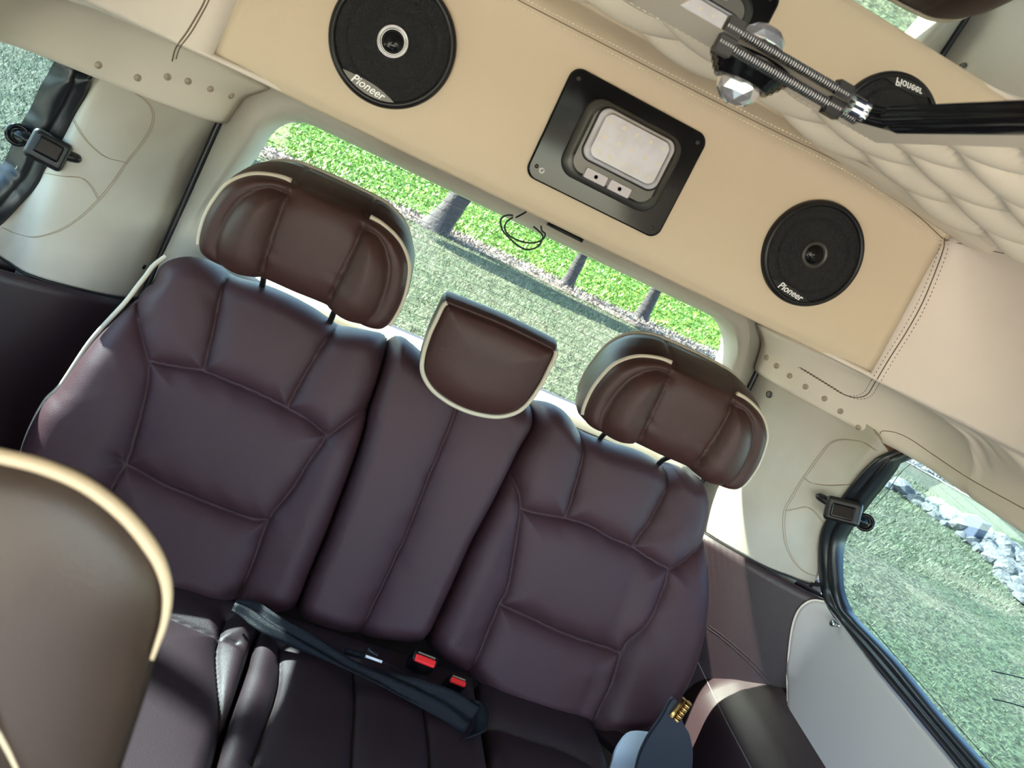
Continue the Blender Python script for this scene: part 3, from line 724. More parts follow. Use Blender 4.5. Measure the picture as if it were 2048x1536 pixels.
bl_ = mk('lap_belt', vs, grid_faces(60, 9), belt); solid(bl_, .0025, 0); tag(bl_, 'charcoal lap belt webbing lying twisted along the bench cushion', 'seat belt')
# folded end loop of the belt
e0 = cen_[-1]; lp = [e0 + V(.000, .03, .012), e0 + V(.020, .018, .016), e0 + V(.026, -.004, .012), e0 + V(.020, -.026, .004), e0 + V(.004, -.036, -.004)]
LP = catmull(lp, 24); vs = []
for i, p in enumerate(LP):
    for q in (-1, 0, 1): vs.append(p + V(.010 * q - .012, .0, .010 * q - .004))
l2 = mk('folded_end', vs, grid_faces(24, 3), belt, bl_); solid(l2, .003, 0)
def buckle(x, y, z, rx, rz, sc_, label):
    z = zs(z); sc_ *= 1.12; c = pZ(x, y, z); t = thing('belt_buckle', label, 'buckle', tuple(c), 'belt buckles in the seat joint')
    R = np.array((Matrix.Rotation(rz, 3, 'Z') @ Matrix.Rotation(rx, 3, 'X')))
    a_ = MB().box(c - R @ V(0, 0, .028), (.020 * sc_, .0095 * sc_, .030), R).build('housing', blackg, t, smooth=False); bevel(a_, .005, 4)
    b_ = MB().box(c + R @ V(0, -.0035 * sc_, .002), (.0165 * sc_, .0058 * sc_, .004), R).build('release_button', red, t, smooth=False); bevel(b_, .003, 3)
    c_ = MB().box(c + R @ V(0, .0052 * sc_, .002), (.014 * sc_, .0014, .0012), R).build('slot', steel, t, smooth=False)
    s_ = MB().box(c - R @ V(0, 0, .075), (.010, .003, .03), R).build('stalk', blackp, t, smooth=False)
    return t
buckle(851, 1318, .408, radians(38), radians(-6), 1.05, 'black belt buckle with red release button upright in the seat joint')
buckle(916, 1362, .398, radians(30), radians(-4), .8, 'smaller black buckle with red button half hidden behind the lap belt')
# loose connector with white tip and thin lead
c = pZ(712, 1306, zs(.39)); lc = thing('plug_lead', 'small black ribbed plug with white tip and thin lead lying in the seat joint', 'cable', tuple(c))
a0, a1 = pZ(690, 1301, zs(.39)), pZ(728, 1312, zs(.39)); mb = MB(); mb.tube(lin([a0, a1], 4), .0055, seg=12)
for k in range(9): q = a0 + (a1 - a0) * (k + .5) / 9; mb.tube([q, q + (a1 - a0) * .05], .0062, seg=12)
mb.build('ribbed_body', belt, lc)
tube('white_tip', lin([pZ(731, 1312, zs(.392)), pZ(764, 1324, zs(.392))], 4), .0026, white, lc)
tube('tag', lin([pZ(735, 1298, zs(.398)), pZ(755, 1311, zs(.396))], 4), .004, blackp, lc)
tube('lead', catmull([pZ(764, 1324, zs(.392)), pZ(790, 1334, zs(.39)), pZ(812, 1350, zs(.388)), pZ(838, 1360, zs(.385))], 20), .0012, belt, lc)

# ================================================================ SPEAKERS
RXZ = np.array([[1, 0, 0], [0, 0, -1], [0, 1, 0]], float)     # local z -> -Y (towards the cabin)
def text(body, size, loc, R, m, parent, name='lettering', ext=.0006, shear=0, xs=1.0):
    cu = bpy.data.curves.new(name, 'FONT'); cu.body = body; cu.size = size; cu.extrude = ext; cu.align_x = 'CENTER'; cu.align_y = 'CENTER'; cu.shear = shear; cu.offset = size * .012
    tmp = bpy.data.objects.new('tmp', cu); C.objects.link(tmp); dg = bpy.context.evaluated_depsgraph_get(); dg.update()
    me = bpy.data.meshes.new_from_object(tmp.evaluated_get(dg)); bpy.data.objects.remove(tmp)
    v = np.array([tuple(q.co) for q in me.vertices]) * V(xs, 1, 1); W = np.array(loc) + (R @ v.T).T - wloc(parent)
    for q, p in zip(me.vertices, W): q.co = p
    me.materials.clear(); return link(name, me, m, parent, smooth=False)
def speaker(x, z, label, r=.086, logo_rot=0, ringm=None):
    y = 1.1545; c = V(x, y, z); t = thing('speaker', label, 'speaker', (x, y, z), 'round speakers in the rear panel')
    s = r / .086
    lathe('outer_ring', [(.086 * s, 0), (.0865 * s, .004), (.085 * s, .0085), (.0815 * s, .0115), (.078 * s, .0105), (.0765 * s, .008), (.0765 * s, .004)], blackp, t, c, RXZ, 96)
    lathe('grille', [(.077 * s, .0075), (.070 * s, .0090), (.0605 * s, .0098), (.0598 * s, .0088), (.058 * s, .0100), (.045 * s, .0085), (.030 * s, .0062), (.022 * s, .005), (.0005, .005)], meshm, t, c, RXZ, 96)
    lathe('tweeter_ring', [(.0215 * s, .004), (.0218 * s, .010), (.0208 * s, .0118), (.0192 * s, .0118), (.0185 * s, .009), (.0182 * s, .0115), (.0172 * s, .0118), (.016 * s, .008)], ringm or greyp, t, c, RXZ, 64)
    lathe('dome', [(.0165 * s, .007), (.014 * s, .0095), (.010 * s, .0118), (.005 * s, .0128), (.0003, .013)], blackg, t, c, RXZ, 48)
    # badge segment at the lower rim
    n = 24; pts = []
    a0, a1 = radians(-128), radians(-66)
    for k in range(n): a = a0 + (a1 - a0) * k / (n - 1); pts.append((.0775 * s * cos(a), .0775 * s * sin(a)))
    p0, p1 = np.array(pts[0]), np.array(pts[-1])
    for k in range(1, n - 1): q = p1 + (p0 - p1) * k / (n - 1); m_ = sin(pi * k / (n - 1)); pts.append(tuple(q + V(-.12, 1) * -.0 + V(.006, .0045) * m_ * s))
    ca, sa = cos(logo_rot), sin(logo_rot)
    pts = [(p[0] * ca - p[1] * sa, p[0] * sa + p[1] * ca) for p in pts]
    v = [c + RXZ @ V(p[0], p[1], hh) for hh in (.008, .0112) for p in pts]; m_ = len(pts)
    b_ = mk('badge', v, [tuple(range(m_, 2 * m_))] + [(k, (k + 1) % m_, m_ + (k + 1) % m_, m_ + k) for k in range(m_)], greyp if ringm else blackp, t, smooth=False)
    am = (a0 + a1) / 2 + logo_rot; rr = .0685 * s; Rt = RXZ @ np.array(Matrix.Rotation(am + pi / 2, 3, 'Z'))
    text('Pioneer', .0155 * s, c + RXZ @ V(rr * cos(am), rr * sin(am), .0115), Rt, white, b_, shear=.25, xs=1.0)
    return t
speaker(-.085, 1.232, 'black round speaker left of the lamp, its top cut by the photo edge', ringm=steel)
speaker(.618, 1.238, 'black round speaker right of the lamp near the right panel corner', r=.083, logo_rot=radians(2))

# ================================================================ REAR LAMP
c = V(.2655, 1.153, 1.2345); lt = thing('ceiling_lamp', 'black square plate with a grey bezel, white lens and two buttons between the speakers', 'lamp', tuple(c))
def rr2(hw, hh, r, n=10, top=None):
    P = []
    for sx, sz, a0 in ((1, -1, -90), (1, 1, 0), (-1, 1, 90), (-1, -1, 180)):
        for k in range(n): a = radians(a0 + 90 * k / (n - 1)); P.append((sx * (hw - r) + r * cos(a), sz * (hh - r) + r * sin(a)))
    return np.array(P)
def plate(name, O, prof, m, parent, c, R=RXZ, hole=None):
    n = len(O); cc = O.mean(0); v = []
    for ins, h in prof:
        Q = O - (O - cc) / np.linalg.norm(O - cc, axis=1)[:, None] * ins
        v += [c + R @ V(q[0], q[1], h) for q in Q]
    return mk(name, v, grid_faces(len(prof), n, False, True) + [tuple((len(prof) - 1) * n + k for k in range(n))], m, parent)
plate('mounting_plate', rr2(.113, .0825, .017), [(0, 0), (0, .0035), (.0012, .0048), (.003, .005)], blackg, lt, c)
cb = c + V(.006, 0, .002)
plate('bezel', rr2(.080, .059, .026), [(0, .004), (.0, .008), (.003, .0125), (.010, .016), (.016, .0165)], greyp, lt, cb)
cl_ = c + V(.009, 0, .014)
plate('bezel_lip', rr2(.0645, .0405, .017), [(0, .016), (.001, .0185), (.003, .0185)], blackp, lt, cl_)
plate('lens', rr2(.062, .038, .015), [(0, .017), (.001, .0195), (.004, .022), (.010, .0235)], lens, lt, cl_)
lens_o = [c_ for c_ in lt.children if c_.name.startswith('lens')][0]; led = MB()
for i in range(5):
    for j in range(3):
        p = cl_ + RXZ @ V(-.044 + i * .022 + .003 * (j % 2), -.022 + j * .022, .0236)
        led.add([p + RXZ @ V(.0028 * cos(a), .0028 * sin(a), 0) for a in np.linspace(0, 2 * pi, 13)[:-1]], [tuple(range(12))])
led.build('led_dots', mat('pale yellow led', (.60, .54, .42), .4), lens_o, smooth=False)
for sx in (-1, 1):
    b_ = plate('button', rr2(.0185, .0075, .0025), [(0, .0155), (.0, .0185), (.0012, .0195)], button, lt, c + V(.002 + sx * .0198, 0, -.041))
    lathe('symbol', [(.0030, .0195), (.0030, .0198), (.0023, .0198), (.0023, .0195)], greyp, b_, c + V(.002 + sx * .0198, 0, -.041), RXZ, 20)
for x, z, big in ((-.099, .068, 0), (.100, .068, 0), (.098, -.069, 0), (-.101, -.064, 0)):
    lathe('screw', [(.0032, .0045), (.003, .0062), (.0006, .0066)], greyp, lt, c + V(x, 0, z), RXZ, 20)
sp_ = c + V(-.0915, 0, -.0665)
s_ = lathe('phillips_screw', [(.0042, .0045), (.004, .0066), (.001, .0072)], white, lt, sp_, RXZ, 24)  # steel screw, its bright reflection painted as plain white
MB().box(sp_ + RXZ @ V(0, 0, .0072), (.0022, .0004, .0005)).box(sp_ + RXZ @ V(0, 0, .0072), (.0005, .0004, .0022)).build('cross_slot', blackp, s_, smooth=False)

# ================================================================ CEILING MIRROR
zm = 1.340
mt_ = thing('ceiling_mirror', 'ceiling mirror with black edging and a ribbed metal rod along its rear edge', 'mirror', (XC, .10, zm))
MB().box((XC, .11, zm + .004), (.106, .618, .004)).build('glass', mirrorm, mt_, smooth=False)
fm = MB()
O = [(-.120, -.53), (.120, -.53), (.120, .700), (.098, .735), (-.098, .735), (-.120, .700)]
O3 = [V(XC + x, y, zm - .004) for x, y in O]
for a_, b_ in zip(O3, O3[1:] + O3[:1]):
    if a_[0] < XC and b_[0] < XC: continue
    if abs(a_[1] - b_[1]) > .1 or (a_[1] < 0 and b_[1] < 0): fm.tube(lin([a_, b_], 8), .0085, seg=14, flat=.7); fm.tube(lin([a_ + V(-.012 * np.sign(a_[0] - XC), 0, .001), b_ + V(-.012 * np.sign(b_[0] - XC), 0, .001)], 8), .006, seg=10)
    elif abs(a_[1] - b_[1]) > .01: fm.tube(lin([a_, b_], 4), .0055, seg=12)
fm.build('edging', blackg, mt_)
rod = MB(); x0, x1 = .208, .366; yR, zR = .737, 1.333
tube('rod_core', lin([(x0, yR, zR), (x1, yR, zR)], 4), .0034, blackp, mt_, seg=16)
for k in range(60): x = x0 + (x1 - x0) * k / 60; rod.tube([(x, yR, zR), (x + .0010, yR, zR)], .0052, seg=14)
rod.build('ribbed_rod', steel, mt_)
tube('rod_sleeve', lin([(.345, .730, 1.337), (.366, .727, 1.337)], 4), .0058, chrome, mt_, seg=20)
for x in (.215, .338): MB().box((x, .738, 1.332), (.008, .006, .008)).build('clip', blackp, mt_, smooth=False)
# crystal puck light
c = V(.262, .787, 1.344); pk = thing('puck_light', 'small round black light with a faceted crystal dome under the ceiling mirror board', 'light', tuple(c))
RD = np.array([[1, 0, 0], [0, -1, 0], [0, 0, -1]], float)
lathe('base', [(.041, 0), (.0425, .005), (.041, .009), (.038, .0095), (.037, .014), (.034, .0145), (.033, .019), (.030, .0195), (.029, .023), (.026, .0235), (.021, .0235)], blackg, pk, c, RD, 64)
v = []; rings = [(.0225, .022), (.0235, .026), (.0205, .034), (.0135, .0405), (.005, .0435)]
for i, (r, h) in enumerate(rings):
    for k in range(12): a = 2 * pi * (k + .5 * (i % 2)) / 12; v.append(c + RD @ V(r * cos(a), r * sin(a), h))
fs = []
for i in range(len(rings) - 1):
    for k in range(12):
        a_, b_, d_, e_ = i * 12 + k, i * 12 + (k + 1) % 12, (i + 1) * 12 + (k + 1) % 12, (i + 1) * 12 + k
        if i % 2 == 0: fs += [(a_, b_, e_), (b_, d_, e_)]
        else: fs += [(a_, b_, d_), (a_, d_, e_)]
fs += [tuple(range(12))[::-1], tuple((len(rings) - 1) * 12 + k for k in range(12))]
mk('crystal_dome', v, fs, crystal, pk, smooth=False)
for k in range(8):
    a = k * pi / 4 + .3; lathe('stud', [(.0018, .006), (.0016, .0085), (.0003, .009)], chrome, pk, c + RD @ V(.0385 * cos(a), .0385 * sin(a), 0), RD, 10)

# ================================================================ WINDOW LATCHES
def latch(bv, s, pts, label):
    (bx, by), (ex, ey), (hx_, hy_), (lx, ly) = pts    # body centre, body end, hook on glass, lever tip
    cz = CAM
    h = hit(bv, bx, by, 0); c = h[0]
    tt = thing('window_latch', label, 'latch', tuple(c), 'black catches on the rear side windows')
    inw = V(-s, -.25, 0); inw /= np.linalg.norm(inw)
    dist = np.linalg.norm(c - CAM)
    def at(x, y, off): d = ray(x, y); p = CAM + d / np.linalg.norm(d) * (dist - off); return p
    e = at(ex, ey, .02); g = at(hx_, hy_, .0); l = at(lx, ly, .015); cc = at(bx, by, .02)
    ax = e - cc; L_ = np.linalg.norm(ax); ax /= L_; nrm = -ray(bx, by); nrm = nrm - ax * nrm.dot(ax); nrm /= np.linalg.norm(nrm); bi = np.cross(ax, nrm); R = np.stack([ax, bi, nrm], 1)
    b_ = MB().box(cc, (L_ * 1.15, .026, .020), R).build('body', blackp, tt, smooth=False); bevel(b_, .009, 5)
    b2 = MB().box(cc + nrm * .018 + bi * .002, (L_ * .75, .015, .005), R).build('raised_cover', blackg, tt, smooth=False); bevel(b2, .004, 4)
    tube('lever', catmull([cc + (l - cc) * .3, cc + (l - cc) * .7 + nrm * .004, l], 16), [.015] * 10 + [.0148, .0145, .014, .013, .011, .006], blackp, tt, seg=16, flat=.6)
    v_ = g - cc; tube('hinge_arm', catmull([cc + v_ * .45, cc + v_ * .8 + nrm * .004, g], 14), .0125, blackg, tt, seg=14)
    Rg = R; lathe('hinge_disc', [(.019, -.007), (.019, .008), (.015, .011), (.013, .008), (.006, .008), (.005, .012), (.0005, .012)], blackg, tt, g, Rg, 32)
    return tt
latch(bvWR, 1, [(1686, 1022), (1718, 1030), (1730, 1045), (1634, 990)], 'black plastic catch on the rear edge of the right window')
latch(bvWL, -1, [(96, 300), (62, 282), (36, 270), (160, 318)], 'black plastic catch on the rear edge of the left window')

# glass marks on the right window, radio antenna lines
bvG = bvh(*[c for c in wr.children if c.name.startswith('pane')])
def gline(pts, r=.0007, n=0):
    P = onsurf(bvG, pts, n or len(pts) * 8, .001)
    if len(P) > 3: tube('printed_line', P, r, blackp, wr, seg=4)
gline([(1732, 1242), (1790, 1310), (1860, 1388), (1930, 1468), (1992, 1536), (2020, 1566)])
gline([(1984, 1342), (2020, 1350), (2060, 1360)], .0010); gline([(1986, 1398), (2020, 1406), (2060, 1418)], .0010)
gline([(1822, 928), (1800, 948), (1775, 985), (1748, 1015)], .0008)
def ringg(x, y, r, th=.0005):
    P = onsurf(bvG, [(x + r * cos(a), y + r * sin(a)) for a in np.linspace(0, 2 * pi, 13)], 30, .001)
    if len(P) > 5: tube('etched_mark', P, th, blackp, wr, seg=4)
ringg(1722, 1172, 4.5); ringg(1731, 1191, 4.5); ringg(1710, 1172, 3)
for k in range(4): gline([(1708 + k * 4, 1180 + k * 1.0 - 2), (1724 + k * 1.2 - 4, 1202 - k * 2)], .0005)
gline([(1719, 1169), (1721, 1175)], .0004); gline([(1724, 1169), (1725, 1175)], .0004); gline([(1719, 1172), (1726, 1172)], .0004)
gline([(1708, 1200), (1714, 1196)], .0009)

# coil of black wire hanging at the window header and slot
c = pY(1045, 470, 1.52); wc = thing('wire_coil', 'thin black wire coiled in two loops hanging under the rear panel', 'wire', tuple(c))
k5 = 5.91
loop1 = [(1100, 440), (1030, 490), (1000, 570), (1060, 660), (1180, 720), (1320, 745), (1440, 710), (1480, 640), (1440, 600), (1430, 540)]
loop2 = [(1100, 420), (1040, 415), (975, 440), (950, 500), (980, 600), (1050, 680), (1150, 770), (1230, 815), (1310, 820), (1400, 780), (1450, 690), (1440, 640), (1390, 590), (1340, 550)]
for lp in (loop1, loop2):
    P = np.array([pY(840 + x / k5, 360 + y / k5, 1.52) for x, y in lp]); tube('loop', catmull(P, 70), .0017, blackp, wc)
tube('lead', catmull([pY(1032, 435, 1.52), pY(1050, 425, 1.54), pY(1060, 415, 1.585)], 14), .0017, blackp, wc)
sl0 = pY(1095, 447, 1.585); sl1 = pY(1165, 482, 1.585)
slt = tube('grab_slot', lin([sl0, sl1], 6), .004, blackp, rg, seg=10)

# ================================================================ SIDE FLAP WITH BRASS HINGE
c = pY(1348, 1475, 1.06); fl = thing('hinged_flap', 'dark rounded flap with a brass hinge beside the right end of the bench', 'flap', tuple(c))
O = [pY(x, y, 1.06) for x, y in [(1345, 1392), (1362, 1440), (1374, 1462), (1381, 1500), (1376, 1545), (1350, 1590), (1300, 1610), (1268, 1570), (1272, 1520), (1290, 1475), (1320, 1430)]]
O = catmull(O, 60, True); nrm = V(0, -1, .2) / np.linalg.norm(V(0, -1, .2)); n = len(O)
v = np.vstack([O, O + nrm * .010])
slate = mat('dark slate coated board', (.026, .030, .040), .4)
mk('board', v, grid_faces(2, n, False, True) + [tuple(range(n, 2 * n)), tuple(range(n))[::-1]], slate, fl)
a_, b_ = pY(1352, 1440, 1.045), pY(1378, 1405, 1.045)
hm_ = MB(); hm_.tube(lin([a_, b_], 8), .0055, seg=14)
for k in range(5): q = a_ + (b_ - a_) * (k + .25) / 5; hm_.tube([q, q + (b_ - a_) * .12], .0066, seg=14)
hm_.tube(lin([a_ + V(-.012, 0, .004), b_ + V(-.012, 0, .004)], 4), .004, seg=8)
hm_.build('hinge', brass, fl)
# pale sunlit plastic sheet beside it
O = [pY(x, y, 1.15) for x, y in [(1262, 1462), (1300, 1464), (1312, 1470), (1290, 1500), (1270, 1560), (1262, 1620), (1200, 1620), (1222, 1520), (1240, 1480)]]
O = catmull(O, 50, True); n = len(O); v = np.vstack([O, O + V(0, -.006, 0)])
ps = mk('plastic_sheet', v, grid_faces(2, n, False, True) + [tuple(range(n)), tuple(range(n, 2 * n))[::-1]], mat('pale plastic sheet', (.62, .72, .78), .3), smooth=False); tag(ps, 'pale bluish plastic sheet showing below the right end of the bench', 'plastic sheet')

# ================================================================ FOREGROUND SEAT (second row)
cs = thing('captain_seat', 'brown leather second row seat with thick cream piping, blurred close by at lower left', 'seat', (-.17, .36, 0))
Of = [pY(x, y, .30) for x, y in [(-470, 1080), (-400, 930), (-200, 872), (0, 912), (90, 932), (170, 965), (240, 1020), (290, 1075), (322, 1130), (334, 1185), (328, 1245), (308, 1315), (285, 1400), (262, 1470), (240, 1536), (212, 1620), (160, 1680), (100, 1640), (50, 1540), (0, 1455), (-80, 1370), (-200, 1310), (-380, 1260)]]
def fgpath(pts): return np.array([pY(x, y, .30) for x, y in pts])
O = catmull(Of, 200, True); cc = O.mean(0); v = []
nr = 24
for k in range(nr + 1):
    rho = max(.001, k / nr); Q = cc + (O - cc) * rho; Q[:, 1] -= .014 * (1 - rho ** 3) ; Q[:, 1] += .006 * max(0, (rho - .85) / .15) ** 2; v.append(Q)
for t, ins in ((.01, .01), (.03, .015), (.06, .02), (.09, .05), (.10, .3), (.101, .99)):
    Q = cc + (O - cc) * (1 - ins); Q = CAM + (Q - CAM) * 1.0; Q[:, 1] = .302 + t * .55; Q[:, 2] -= t * .75; Q[:, 0] -= t * .35; v.append(Q)
A = np.array(v); n = len(O)
brownfg = mat('brown seat leather', (.026, .016, .011), .42, grain=.1, gscale=900)
hr2 = mk('headrest', A.reshape(-1, 3), grid_faces(len(v), n, False, True), brownfg, cs)
tube('piping', catmull(fgpath([(-470, 1080), (-400, 928), (-200, 870), (0, 912), (90, 935), (170, 970), (240, 1022), (290, 1078), (322, 1132), (335, 1185), (330, 1240), (314, 1290), (304, 1318)]), 80), [.0030] * 60 + list(np.linspace(.003, .0008, 20)), creamfg, hr2, seg=12)
tube('piping', catmull(fgpath([(-380, 1262), (-200, 1312), (-80, 1372), (0, 1457), (48, 1542), (98, 1642)]), 40), .0030, creamfg, hr2, seg=12)
for x in (-.20, -.11): tube('post', [(x, .36, .84), (x, .36, .64)], .006, chrome, cs)
def slab(name, cx, cy, cz, hx, hy, hz, rx, m, parent, bv_=.04):
    R = np.array(Matrix.Rotation(rx, 3, 'X')); o = MB().box((cx, cy, cz), (hx, hy, hz), R).build(name, m, parent); bevel(o, bv_, 6); return o
slab('backrest', -.21, .34, .44, .23, .055, .235, radians(-6), brownfg, cs)
slab('cushion', -.21, .12, .26, .23, .22, .06, 0, brownfg, cs, .03)
slab('base', -.21, .14, .10, .18, .16, .10, 0, blackp, cs, .01)

# ================================================================ OUTSIDE
GZ = -.55
def ground_mat(name, c1, c2, c3, s1=.8, s2=40, bump=1.0):
    m = bpy.data.materials.new(name); m.use_nodes = True; n = m.node_tree; b = n.nodes['Principled BSDF']; b.inputs['Roughness'].default_value = .9; b.inputs['Specular IOR Level'].default_value = .2
    tc = n.nodes.new('ShaderNodeTexCoord')
    def noise(s, d=6): q = n.nodes.new('ShaderNodeTexNoise'); q.inputs['Scale'].default_value = s; q.inputs['Detail'].default_value = d; n.links.new(tc.outputs['Object'], q.inputs['Vector']); return q
    def ramp(src, a, b_, p0, p1): r = n.nodes.new('ShaderNodeValToRGB'); n.links.new(src.outputs[0], r.inputs[0]); r.color_ramp.elements[0].color = (*a, 1); r.color_ramp.elements[1].color = (*b_, 1); r.color_ramp.elements[0].position = p0; r.color_ramp.elements[1].position = p1; return r
    n1, n2, n3 = noise(s1), noise(s2, 8), noise(s2 * .25, 5)
    r1 = ramp(n1, c1, c2, .4, .6); r2 = ramp(n2, (.35, .35, .35), (1.5, 1.5, 1.5), .35, .65); r3 = ramp(n3, c3, (1, 1, 1), .38, .55)
    mx = n.nodes.new('ShaderNodeMixRGB'); mx.blend_type = 'MULTIPLY'; mx.inputs[0].default_value = 1; n.links.new(r1.outputs[0], mx.inputs[1]); n.links.new(r2.outputs[0], mx.inputs[2])
    m2 = n.nodes.new('ShaderNodeMixRGB'); m2.blend_type = 'MULTIPLY'; m2.inputs[0].default_value = .6; n.links.new(mx.outputs[0], m2.inputs[1]); n.links.new(r3.outputs[0], m2.inputs[2])
    n.links.new(m2.outputs[0], b.inputs['Base Color'])
    bp = n.nodes.new('ShaderNodeBump'); bp.inputs['Strength'].default_value = bump; bp.inputs['Distance'].default_value = .04; n.links.new(n2.outputs[0], bp.inputs['Height']); n.links.new(bp.outputs[0], b.inputs['Normal'])
    return m
lawnm = ground_mat('lawn grass', (.072, .074, .048), (.048, .064, .034), (.8, .75, .65), .9, 30)
bankm = ground_mat('ground cover', (.05, .12, .02), (.07, .15, .025), (.6, .8, .6), 1.2, 14)
mulchm = ground_mat('bark mulch', (.11, .075, .065), (.20, .16, .14), (.5, .5, .5), 3, 30)
gravelm = ground_mat('pale gravel', (.26, .25, .23), (.20, .19, .17), (.6, .6, .6), 4, 22)
lawn = mk('lawn', [(-60, -40, GZ), (60, -40, GZ), (60, 60, GZ), (-60, 60, GZ)], [(0, 1, 2, 3)], lawnm, smooth=False); lawn['kind'] = 'structure'; lawn['label'] = 'flat sunlit lawn all round the van'; lawn['category'] = 'lawn'
bounce_plane = mk('reflector', [(-3.2, -16, GZ + .02), (2.4, -16, GZ + .02), (2.4, .9, GZ + .02), (-3.2, .9, GZ + .02)], [(0, 1, 2, 3)], mat('pale sandy bounce colour', (.46, .385, .285), .9), smooth=False); struct(bounce_plane, 'pale sandy driveway added unseen under and ahead of the van for warm bounce', 'reflector')  # unseen pale ground added to bounce warm light onto rear panel and ceiling
def edgeY(x): return 15.55 + .22 * sin(x * .8) + .1 * sin(x * 2.3) + .05 * x
xs = np.linspace(-40, 40, 161); ys_ = [0, .15, .9, 3, 6, 10, 16, 30]; hs = [0.01, .05, .10, .45, 1.1, 2.0, 3.2, 5.0]
v = [(x, edgeY(x) + .9 + dy, GZ + hh + .06 * sin(x * 1.7 + dy)) for x in xs for dy, hh in zip(ys_, hs)]
bank = mk('bank', v, grid_faces(161, 8), bankm); bank['kind'] = 'structure'; bank['label'] = 'grassy bank rising behind the row of trees'; bank['category'] = 'bank'
v = [(x, edgeY(x) - .55 + .18 * sin(x * 3.1) * (t == 0) + t * 1.75, GZ + .012 + .05 * sin(pi * t)) for x in xs for t in (0, .25, .5, .75, 1)]
mul = mk('mulch_strip', v, grid_faces(161, 5), mulchm); mul['kind'] = 'structure'; mul['label'] = 'strip of bark mulch along the foot of the bank'; mul['category'] = 'mulch'
# leafy ground cover and lawn tufts (uncountable)
def leaves(name, cx, cy, cz, n, size, m, label, cat, wf=.35):
    k = n; ang = np.random.rand(k) * 2 * pi; tl = np.random.rand(k) * .9 + .2; s = size * (.5 + np.random.rand(k))
    p = np.stack([cx, cy, cz], 1); dx = np.stack([np.cos(ang), np.sin(ang), np.zeros(k)], 1); up = np.stack([-np.sin(ang) * np.cos(tl), np.cos(ang) * np.cos(tl), np.sin(tl)], 1)
    a_ = p - dx * s[:, None] * wf; b_ = p + dx * s[:, None] * wf; c_ = p + up * s[:, None] * 1.6
    vv = np.stack([a_, b_, c_], 1).reshape(-1, 3); me = bpy.data.meshes.new(name)
    me.vertices.add(3 * k); me.vertices.foreach_set('co', vv.ravel()); me.loops.add(3 * k); me.loops.foreach_set('vertex_index', np.arange(3 * k)); me.polygons.add(k); me.polygons.foreach_set('loop_start', np.arange(0, 3 * k, 3)); me.polygons.foreach_set('loop_total', np.full(k, 3)); me.update(); me.validate()
    o = link(name, me, m, smooth=False); return tag(o, label, cat, kind='stuff')
leafm = mat('bright leaf', (.080, .16, .010), .5, col2=(.15, .22, .018), vscale=3)
k = 110000; x = np.random.uniform(-9, 16, k); dy = np.random.rand(k) ** 1.3 * 12; y = np.array([edgeY(q) for q in x]) + .75 + dy
z = GZ + np.interp(dy, np.array(ys_) , hs) + .02 - .0 * dy
leaves('ground_cover', x, y, z, k, .045, leafm, 'bright green ground cover leaves over the bank behind the trees', 'ground cover')
k1_, k2_ = 150000, 60000; k = k1_ + k2_
x = np.concatenate([np.random.uniform(-7, 10, k1_), np.random.uniform(3.5, 12, k2_)]); y = np.concatenate([6.0 + np.random.rand(k1_) * 9.4, 1.5 + np.random.rand(k2_) * 9])
gs = np.concatenate([np.full(k1_, .034), np.full(k2_, .016)])
grassm = mat('grass blade', (.055, .075, .030), .7, col2=(.13, .13, .085), vscale=8)
leaves('grass_tufts', x, y, np.full(k, GZ), k, gs, grassm, 'short pale grass blades over the lawn', 'grass', wf=.12)
chipm = mat('bark chip', (.10, .075, .07), .8, col2=(.30, .26, .24), vscale=40)
k = 9000; x = np.random.uniform(-8, 14, k); tt_ = np.random.rand(k)
leaves('bark_chips', x, np.array([edgeY(q) for q in x]) - .7 + tt_ * 1.8, GZ + .03 + .04 * np.sin(pi * tt_), k, .05, chipm, 'loose bark chips strewn along the foot of the bank', 'bark chips')
# trees
barkm = mat('tree bark', (.018, .014, .019), .85, wrinkle=1.0, wscale=14, col2=(.035, .027, .03), vscale=9)
canm = mat('canopy leaf', (.05, .11, .03), .6, col2=(.09, .16, .04), vscale=2)
def tree(px_, w_, lean, label, seed, cx_=0, cr=(1.5, .8, .8)):
    x, y = px_; rng = np.random.RandomState(seed); t = thing('tree', label, 'tree', (x, y, GZ), 'row of trees at the edge of the bank')
    P = catmull([(x - .03, y, GZ - .05), (x, y, GZ + .15), (x + lean * .35, y, GZ + .6), (x + lean * .8, y + .05, GZ + 1.4), (x + lean, y + .1, GZ + 2.6)], 24)
    r = np.interp(np.linspace(0, 1, 24), [0, .06, .2, 1], [w_ * .95, w_ * .62, w_ * .5, w_ * .36]); vs, fs = tube_vf(P, r, seg=18)
    vs = [np.array(q) + rng.randn(3) * w_ * .012 for q in vs]; mk('trunk', vs, fs, barkm, t)
    for j in range(3):
        a = j * 2.1 + seed; tube('branch', catmull([P[-2], P[-1] + V(cos(a) * .5, sin(a) * .4, .6), P[-1] + V(cos(a) * 1.0, sin(a) * .9, 1.3)], 12), np.linspace(w_ * .25, .02, 12), barkm, t)
    k = 3200; q = rng.randn(k, 3); q /= np.linalg.norm(q, axis=1)[:, None]; q *= (rng.rand(k, 1) ** .4) * V(*cr); q += V(x + cx_, y - .35, GZ + 2.75)
    ang = rng.rand(k) * 6.28; dx = np.stack([np.cos(ang), np.sin(ang), rng.randn(k) * .3], 1) * .09; up = np.stack([-np.sin(ang), np.cos(ang), rng.randn(k)], 1) * .08
    vv = np.stack([q - dx, q - up, q + dx, q + up], 1).reshape(-1, 3); mk('canopy', vv, [(4 * i, 4 * i + 1, 4 * i + 2, 4 * i + 3) for i in range(k)], canm, t, smooth=False)
